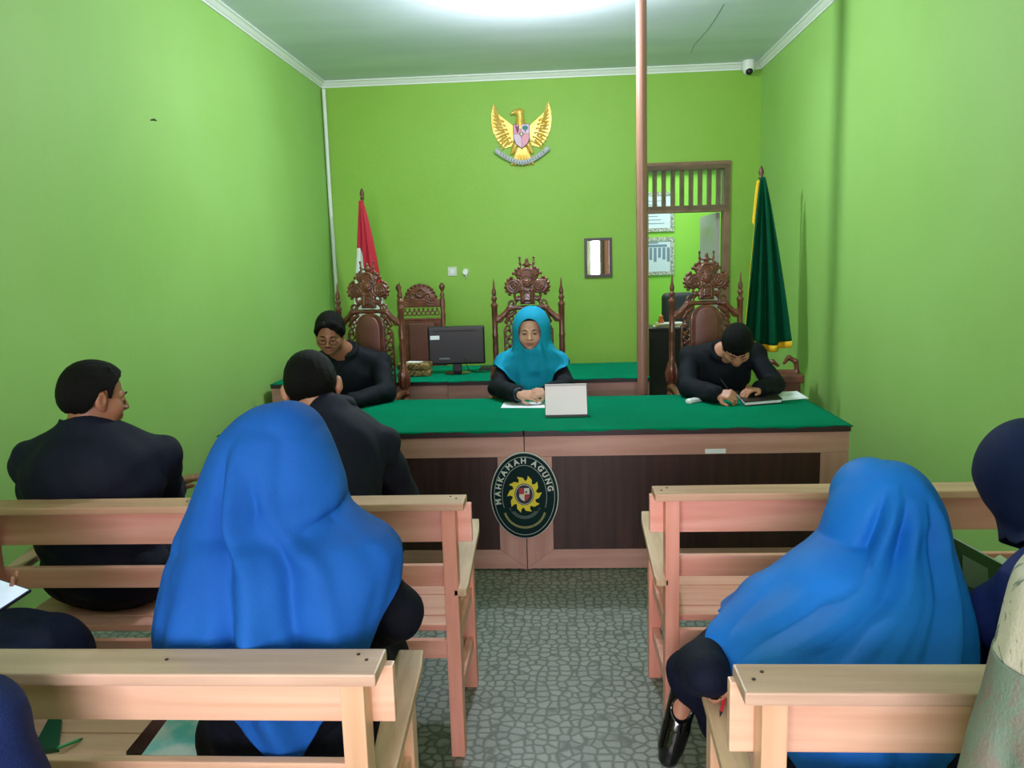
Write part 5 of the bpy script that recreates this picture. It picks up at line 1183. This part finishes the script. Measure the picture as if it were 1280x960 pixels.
zt_ = zc + 0.028; li = lambda k: float(np.interp(zt_, [q[0] for q in low][::-1], [q[k] for q in low][::-1]))
low2 = [(zt_, li(1) - 0.004, li(2) + 0.004, 0.99, 0.144)] + [(q[0], q[1] - 0.004, q[2] + 0.004, q[3], q[4] + 0.004) for q in low if q[0] < zt_ - 0.01]
veil(h, 'shawl', low2, lerp_deg([(-150, 0.60), (-90, 0.56), (0, 0.60), (90, 0.62), (150, 0.60)]), [(-150, 0.95, -140, 0.7, 7, 0.014), (-130, 0.95, -118, 0.7, 7, -0.012), (-165, 0.95, -155, 0.75, 6, -0.008), (-105, 0.95, -95, 0.7, 8, 0.01)], sage, 'sage green floral shawl', seed=7, n=140, nv=60, push=0.0)

# ---- person bottom left, only a navy shoulder shows
kn, ft = legs_default((-1.16, 0.62, 0.52), R_(0), kz=0.50, spread=0.10, knee=0.40, foot=0.40)
h = Human('person in navy at the bottom left corner, only a rounded shoulder shows', (-1.16, 0.66, 0.54), 0, (-1.10, 1.08, 0.93), (-1.15, 1.18, 1.0), (R_(20), R_(40), 0),
          [(-1.27, 1.05, 0.85), (-0.945, 1.135, 0.86)], [(-1.33, 1.12, 0.62), (-0.91, 1.15, 0.62)], [(-1.2, 1.18, 0.54), (-1.0, 1.18, 0.54)], [None, None], kn, ft, fat=1.0, skin_m=skin)
h.body(); jacket(h, 'tunic', mat('bright_navy_cloth', (24, 38, 88), 0.7, (20, 32, 76), scale=4, bump=0.25, bscale=260, spec=0.2), 0.026, cut=0.97, collar=False); trousers(h, navy2, skirt=True, name='skirt'); shoes(h, black_pl); h.hair()

# ---- person left of the frame on the near left bench, only knee and phone show
kn, ft = legs_default((-1.58, 1.58, 0.52), R_(-6), kz=0.52, spread=0.10)
h = Human('person in navy on the near left bench, only a knee shows at the left edge', (-1.62, 1.58, 0.53), R_(-6), (-1.62, 1.66, 1.01), (-1.62, 1.74, 1.13), (R_(-5), R_(30), 0),
          [(-1.80, 1.64, 0.93), (-1.47, 1.66, 0.92)], [(-1.85, 1.72, 0.68), (-1.47, 1.68, 0.68)], [(-1.66, 1.90, 0.70), tuple(at(-34, 752, 1.82))],
          [dict(d=(0.6, 0.6, 0.2), n=(0, 0, 1), t=-1, curl=0.4, s=0.85), dict(d=(0.7, 0.4, 0.1), n=(0, 0, 1), t=1, curl=0.5, s=0.85)], kn, ft, fat=1.0, skin_m=skin)
h.body(); jacket(h, 'tunic', navy, 0.024, cut=0.95, collar=False); trousers(h, mat('navy_skirt_cloth', (16, 24, 56), 0.75, (20, 30, 66), scale=4, bump=0.25, bscale=260, spec=0.2), skirt=True, name='skirt'); shoes(h, black_pl); h.hair()

# ================================================================ SMALL THINGS
TZ = 0.7405
def flat(name, quad, z, t, mm, label, cat, parent=None):
    q = [V((p.x, p.y, z)) for p in quad]; c = sum(q, V()) / 4
    v = [p - c for p in q] + [p - c + V((0, 0, t)) for p in q]
    o = MB().add(v, [(3, 2, 1, 0), (4, 5, 6, 7), (0, 1, 5, 4), (1, 2, 6, 5), (2, 3, 7, 6), (3, 0, 4, 7)]).build(name, mm, parent, loc=tuple(c))
    if label: tag(o, label, cat)
    return o
def zq(z, *pp): return [atz(x, y, z) for x, y in pp]
flat('paper_sheet', zq(TZ, (630, 503), (686, 503), (684, 510), (626, 510)), TZ, 0.0015, paper, 'white sheet lying under the hands of the woman judge', 'paper')
flat('paper_sheet', zq(TZ, (425, 508), (447, 507), (443, 513), (421, 515)), TZ, 0.0015, paper, 'white sheet in front of the man with glasses', 'paper')
flat('paper_sheet', zq(TZ, (958, 491), (996, 489), (1011, 498), (976, 501)), TZ, 0.0015, paper, 'white sheet to the right of the black folder', 'paper')
# desk calendar (tent)
r = empty('desk_calendar', tuple(atz(708, 521, TZ)), R_(1), 'white tent-shaped desk calendar standing in front of the woman judge', 'calendar')
W = 0.222; H = 0.165; d1 = 0.055
cwhite = mat('calendar_page', (255, 238, 248), 0.6)
def leaf_pts(x0, x1, y0, z0, y1, z1, t): return [V((x0, y0, z0)), V((x1, y0, z0)), V((x1, y1, z1)), V((x0, y1, z1))]
def slab2(name, q, t, mm, par):
    n_ = (q[1] - q[0]).cross(q[3] - q[0]).normalized() * t; v = list(q) + [p + n_ for p in q]
    return MB().add(v, [(3, 2, 1, 0), (4, 5, 6, 7), (0, 1, 5, 4), (1, 2, 6, 5), (2, 3, 7, 6), (3, 0, 4, 7)]).build(name, mm, par)
slab2('stand', leaf_pts(-W / 2 - .003, W / 2 + .003, 0.0, 0.0, d1, H, 0), -0.002, black_pl, r); slab2('stand', leaf_pts(-W / 2 - .003, W / 2 + .003, 2 * d1, 0.0, d1, H, 0), 0.002, black_pl, r)
slab2('page', leaf_pts(-W / 2, W / 2, -0.003, 0.012, d1 - 0.005, H + 0.002, 0), 0.003, cwhite, r)
mb = MB(); mb.box(-W / 2, W / 2, 0.040, 0.060, H - 0.004, H + 0.004); mb.build('binding', mat('calendar_binding', (200, 186, 190), 0.5), r)
slab2('rule', leaf_pts(-W / 2 + .005, W / 2 - .005, 0.0435, 0.133, 0.0455, 0.140, 0), 0.004, mat('calendar_rule', (96, 84, 92), 0.6), r)
for i in range(5):
    t0 = 0.03 + i * 0.018; yy = -0.003 + (d1 - 0.002) * (t0 / H) - 0.0005
    slab2('printed_line', leaf_pts(-W / 2 + .02, W / 2 - .02, yy - .0015, t0 + 0.0, yy - .0012, t0 + 0.0012, 0), 0.001, mat('calendar_ink', (196, 178, 186), 0.7), r)
# remote control
a, b_ = atz(857, 505, TZ), atz(879, 500, TZ); F = Field((-0.09, -0.04, -0.005), (0.09, 0.04, 0.03), 0.003)
F.bx((0, 0, 0.010), (0.055, 0.012, 0.003), 0.008); F.cone((-0.05, 0, 0.012), (0.0, 0, 0.014), 0.015, 0.012, 0.01); o = F.mesh('remote_control', mat('remote_white', (226, 228, 226), 0.35))
o.location = tuple((a + b_) / 2); o.rotation_euler = (0, 0, math.atan2(b_.y - a.y, b_.x - a.x)); tag(o, 'small white remote control lying on the green cloth left of the bowed man', 'remote')
# folder
q = zq(TZ, (918, 493), (962, 490), (978, 504), (931, 508)); r = empty('folder', tuple(q[3]), 0, 'black leather folder with white pages in front of the bowed man', 'folder')
b0 = V(r.location); fl_ = [p - b0 for p in q]; fb = mat('black_folder_cover', (30, 26, 28), 0.35)
def fslab(name, z0, z1, mm, ins=0.0):
    c = sum(fl_, V()) / 4; qq = [p + (c - p) * ins for p in fl_]; v = [V((p.x, p.y, z0)) for p in qq] + [V((p.x, p.y, z1)) for p in qq]
    return MB().add(v, [(3, 2, 1, 0), (4, 5, 6, 7), (0, 1, 5, 4), (1, 2, 6, 5), (2, 3, 7, 6), (3, 0, 4, 7)]).build(name, mm, r, bevel=0.0015)
fslab('cover', 0.0, 0.004, fb); fslab('page_block', 0.0045, 0.020, paper, 0.04); fslab('cover', 0.0205, 0.026, fb)
# monitor seen from behind
r = empty('computer_monitor', (-0.772, 5.88, 0.739), R_(3), 'black computer monitor turned away with a white sticker, on the rear desk', 'monitor')
F = Field((-0.26, -0.08, 0.03), (0.26, 0.06, 0.42), 0.006); F.bx((0, 0, 0.215), (0.205, 0.008, 0.135), 0.010); F.mesh('casing', black_pl, r)
box('vent_slot', -0.17, 0.15, -0.0195, -0.017, 0.322, 0.327, mat('slot_black', (4, 4, 5), 0.8), r)
MB().lathe([(0.10, 0.0), (0.10, 0.006), (0.05, 0.016), (0.03, 0.02)], 28).build('base', mat('gloss_black', (10, 10, 12), 0.12), r, smooth=True); box('neck', -0.035, 0.035, -0.01, 0.012, 0.015, 0.12, black_pl, r, bevel=0.006)
box('sticker', -0.195, -0.125, -0.0192, -0.017, 0.262, 0.292, paper, r); box('port_panel', -0.13, -0.05, -0.047, -0.044, 0.115, 0.125, mat('port_grey', (110, 116, 120), 0.5), r); box('screen', -0.2, 0.2, 0.017, 0.02, 0.085, 0.345, mat('screen_glass', (20, 24, 30), 0.08), r)
MB().tube([(0.06, -0.03, 0.12), (0.09, -0.07, 0.03), (0.14, -0.02, 0.006), (0.3, 0.05, 0.006), (0.40, 0.1, 0.006)], 0.004, 6).build('cable', black_pl, r, smooth=True)
k = empty('keyboard', (-0.50, 6.06, 0.739), R_(2), 'dark keyboard lying on the rear desk right of the monitor', 'keyboard')
box('case', -0.12, 0.20, -0.06, 0.06, 0, 0.02, black_pl, k, bevel=0.004)
key = None
for i in range(14):
    for j in range(4):
        if key is None: key = box('key', -0.008, 0.008, -0.008, 0.008, 0.0, 0.006, mat('key_black', (26, 27, 30), 0.5), k); key.location = (-0.105 + i * 0.022, -0.035 + j * 0.024, 0.019)
        else: c = key.copy(); C.objects.link(c); c.parent = k; c.location = (-0.105 + i * 0.022, -0.035 + j * 0.024, 0.019)
# patterned boxes
bp1 = mat('brown_gold_pattern', (92, 64, 34), 0.5, (156, 128, 74), scale=26, detail=1, ramp=(0.48, 0.52))
def carton(z, rz, label):
    r = empty('patterned_box', (-1.08, 5.80, z), rz, label, 'box', None)
    F = Field((-0.14, -0.1, -0.01), (0.14, 0.1, 0.07), 0.005); F.bx((0, 0, 0.025), (0.112, 0.065, 0.0165), 0.008); F.mesh('case', bp1, r)
    box('band', -0.122, 0.122, -0.0755, 0.0755, 0.023, 0.027, mat('dark_band', (48, 30, 18), 0.5), r)
    for i in range(7): MB().tube([(-0.1 + i * 0.033, -0.074, 0.010), (-0.085 + i * 0.033, -0.079, 0.022), (-0.075 + i * 0.033, -0.074, 0.036)], [0.002, 0.005, 0.002], 6).build('scallop', mat('old_gold_print', (150, 122, 70), 0.5), r, smooth=True)
    return r
carton(0.740, R_(2), 'lower of two patterned brown boxes stacked on the rear desk'); carton(0.790, R_(-3), 'upper of two patterned brown boxes stacked on the rear desk')
o = MB().box(-0.05, 0.06, -0.04, 0.04, 0, 0.004).build('paper_slip', paper); o.location = (-1.09, 5.80, 0.8405); o.rotation_euler = (0, 0, R_(-12)); tag(o, 'small white slip on top of the patterned boxes', 'paper')
# printer at the left end of the rear desk
r = empty('printer', (-1.93, 5.86, 0.739), 0, 'small black printer at the left end of the rear desk behind the man with glasses', 'printer')
box('body', -0.13, 0.14, -0.14, 0.14, 0, 0.075, black_pl, r, bevel=0.012); box('lid', -0.12, 0.13, -0.12, 0.13, 0.075, 0.088, mat('printer_lid', (34, 35, 38), 0.4), r, bevel=0.004); box('paper_tray', -0.08, 0.09, 0.06, 0.13, 0.088, 0.135, black_pl, r, bevel=0.004)
# carved stool by the green flag
r = empty('carved_stool', (1.60, 5.72, 0), R_(-8), 'small carved reddish wooden stool in the back right corner below the green flag', 'stool')
box('seat', -0.16, 0.14, -0.15, 0.15, 0.66, 0.72, carved, r, bevel=0.01); box('apron', -0.14, 0.12, -0.13, 0.13, 0.58, 0.66, carved, r, bevel=0.006)
for sx in (-1, 1):
    for sy in (-1, 1): MB().lathe([(0.018, 0), (0.024, 0.06), (0.015, 0.12), (0.026, 0.3), (0.018, 0.5), (0.022, 0.6)], 12, (sx * 0.115 - 0.01, sy * 0.115, 0)).build('leg', carved, r, smooth=True)
F = Field((-0.2, -0.2, 0.70), (0.2, 0.2, 0.90), 0.005)
F.chain([(-0.13, -0.02, 0.71), (-0.11, -0.02, 0.78), (-0.06, -0.02, 0.80), (-0.02, -0.02, 0.77)], [0.016, 0.018, 0.016, 0.01], 0.01).chain([(0.11, -0.02, 0.71), (0.10, -0.02, 0.80), (0.05, -0.02, 0.83), (0.02, -0.02, 0.79)], [0.016, 0.018, 0.016, 0.012], 0.01).cone((-0.12, -0.02, 0.725), (0.11, -0.02, 0.725), 0.016, 0.016, 0.01)
F.mesh('carved_rail', carved, r)

# --- things seen through the back doorway
r = empty('office_cabinet', (1.10, 8.55, 0), 0, 'black cabinet seen through the back doorway with papers on top', 'cabinet')
box('carcass', -0.14, 0.55, -0.2, 0.25, 0, 0.80, mat('cabinet_black', (20, 22, 22), 0.35), r, bevel=0.006); box('top', -0.16, 0.57, -0.22, 0.27, 0.80, 0.825, black_pl, r, bevel=0.004)
for z in (0.12, 0.44): box('drawer', -0.12, 0.53, -0.212, -0.202, z, z + 0.29, mat('cabinet_front', (26, 28, 28), 0.3), r, bevel=0.003)
for i, (c_, n_) in enumerate((((210, 214, 208), 'pale'), ((196, 178, 60), 'yellow'), ((222, 226, 224), 'white'))):
    o = MB().box(-0.14, 0.14, -0.1, 0.1, 0, 0.014).build('paper_stack', mat('stack_' + n_, c_, 0.6)); o.location = (1.16 + 0.02 * i, 8.50 - 0.01 * i, 0.8262 + i * 0.0145); o.rotation_euler = (0, 0, R_(8 * i - 6)); tag(o, n_ + ' sheaf of papers on the black cabinet beyond the doorway', 'papers')
o = MB().lathe([(0.03, 0), (0.034, 0.02), (0.02, 0.05), (0.024, 0.07), (0.008, 0.085)], 12).build('orange_ornament', mat('orange_plastic', (220, 120, 50), 0.4), smooth=True); o.location = (1.10, 8.48, 0.871); tag(o, 'small orange ornament on the papers beyond the doorway', 'ornament')
r = empty('office_chair', (1.38, 9.15, 0), R_(10), 'dark mesh-back office chair seen through the back doorway', 'chair')
F = Field((-0.28, -0.08, 0.5), (0.28, 0.1, 1.3), 0.010); F.bx((0, 0, 0.92), (0.13, 0.004, 0.18), 0.06, 0.0); F.mesh('backrest', mat('dark_mesh', (42, 50, 54), 0.6), r)
box('seat', -0.22, 0.22, -0.46, -0.05, 0.44, 0.51, mat('dark_mesh', (42, 50, 54), 0.6), r, bevel=0.03); MB().tube([(0, 0, 0.66), (0, -0.03, 0.47), (0, -0.2, 0.44)], 0.02, 8).build('back_bracket', black_pl, r); MB().lathe([(0.03, 0.08), (0.03, 0.44)], 12, (0, -0.22, 0)).build('column', black_pl, r)
for k_ in range(5):
    a_ = k_ * 2 * PI / 5; MB().tube([(0, -0.22, 0.09), (0.26 * math.cos(a_), -0.22 + 0.26 * math.sin(a_), 0.06)], [0.022, 0.014], 8).build('foot', black_pl, r)
    MB().tube([(0.26 * math.cos(a_) - 0.012, -0.22 + 0.26 * math.sin(a_), 0.026), (0.26 * math.cos(a_) + 0.012, -0.22 + 0.26 * math.sin(a_), 0.026)], 0.024, 12).build('caster', black_pl, r)

# --- things on the near left bench
SZ = 0.4195
q = zq(SZ, (204, 888), (222, 893), (186, 948), (158, 944))
o = flat('tablet', q, SZ, 0.009, mat('tablet_black', (18, 18, 22), 0.15), 'black tablet with brown edge lying on the near left bench', 'tablet')
q = zq(SZ, (216, 897), (262, 897), (244, 1000), (172, 958)); bk_m = mat('turquoise_watercolour_cover', (96, 196, 192), 0.5, (212, 226, 220), scale=8, detail=4, ramp=(0.42, 0.6))
flat('booklet', q, SZ + 0.0095, 0.004, bk_m, 'turquoise and white booklet lying on the near left bench', 'booklet')
q = zq(SZ, (62, 903), (78, 903), (74, 940), (40, 945)); r = flat('notebook', q, SZ, 0.014, mat('dark_green_notebook', (16, 84, 56), 0.5), 'dark green notebook beside a green pen on the near left bench', 'notebook')
p = MB().tube([(0, 0, 0), (0.09, 0.035, 0.0), (0.135, 0.05, 0.0)], [0.004, 0.004, 0.001], 8); a = atz(72, 935, SZ + 0.02)
r = empty('green_pen', tuple(a), 0, 'bright green pen pointing right on the near left bench', 'pen'); d_ = atz(104, 923, SZ + 0.004) - a
MB().tube([(0, 0, 0), tuple(d_ * 0.86)], 0.0042, 8).build('pen_barrel', mat('bright_green_plastic', (30, 160, 90), 0.3), r, smooth=True); MB().tube([tuple(d_ * 0.86), tuple(d_)], [0.004, 0.0008], 8).build('pen_tip', bk, r, smooth=True)
# phone held at the left edge
r = empty('smartphone', tuple(at(-6, 748, 1.82)), 0, 'smartphone with bright white screen held at the left edge', 'phone'); b0 = V(r.location)
Q = [at(-52, 752, 1.77) - b0, at(-8, 768, 1.76) - b0, at(39, 737, 1.84) - b0, at(0, 724, 1.86) - b0]
nq = (Q[1] - Q[0]).cross(Q[3] - Q[0]).normalized(); nq = nq if nq.z > 0 else -nq
sg_ = 1 if (Q[1] - Q[0]).cross(Q[3] - Q[0]).z > 0 else -1
slab2('case', Q, -0.008 * sg_, mat('phone_dark_case', (40, 34, 60), 0.3), r); c = sum(Q, V()) / 4
slab2('screen', [p + (c - p) * 0.07 + nq * 0.0008 for p in Q], 0.0006 * sg_, mat('phone_lit_screen', (206, 220, 240), 0.2, emit=0.55), r)
for i in range(6):
    t0, t1 = 0.12 + i * 0.13, 0.15 + i * 0.13; lq = lambda s_, t_: Q[0] * (1 - s_) * (1 - t_) + Q[1] * s_ * (1 - t_) + Q[2] * s_ * t_ + Q[3] * (1 - s_) * t_
    slab2('text_line', [p + nq * 0.0016 for p in (lq(.15, t0), lq(.8 - .1 * (i % 3), t0), lq(.8 - .1 * (i % 3), t1), lq(.15, t1))], 0.0002 * sg_, mat('phone_text', (150, 164, 190), 0.5), r)
# row behind: benches carrying the people at the bottom corners
bench(-1.85, -0.45, 0.33, 'rearmost left bench, below the picture, carrying the navy-clad sitter in the corner', wood_pale, wood_palev, wood_tan, None)
bench(0.45, 1.80, 0.33, 'rearmost right bench, below the picture, carrying the sitter in the floral shawl', wood_pale, wood_palev, wood_tan, None)
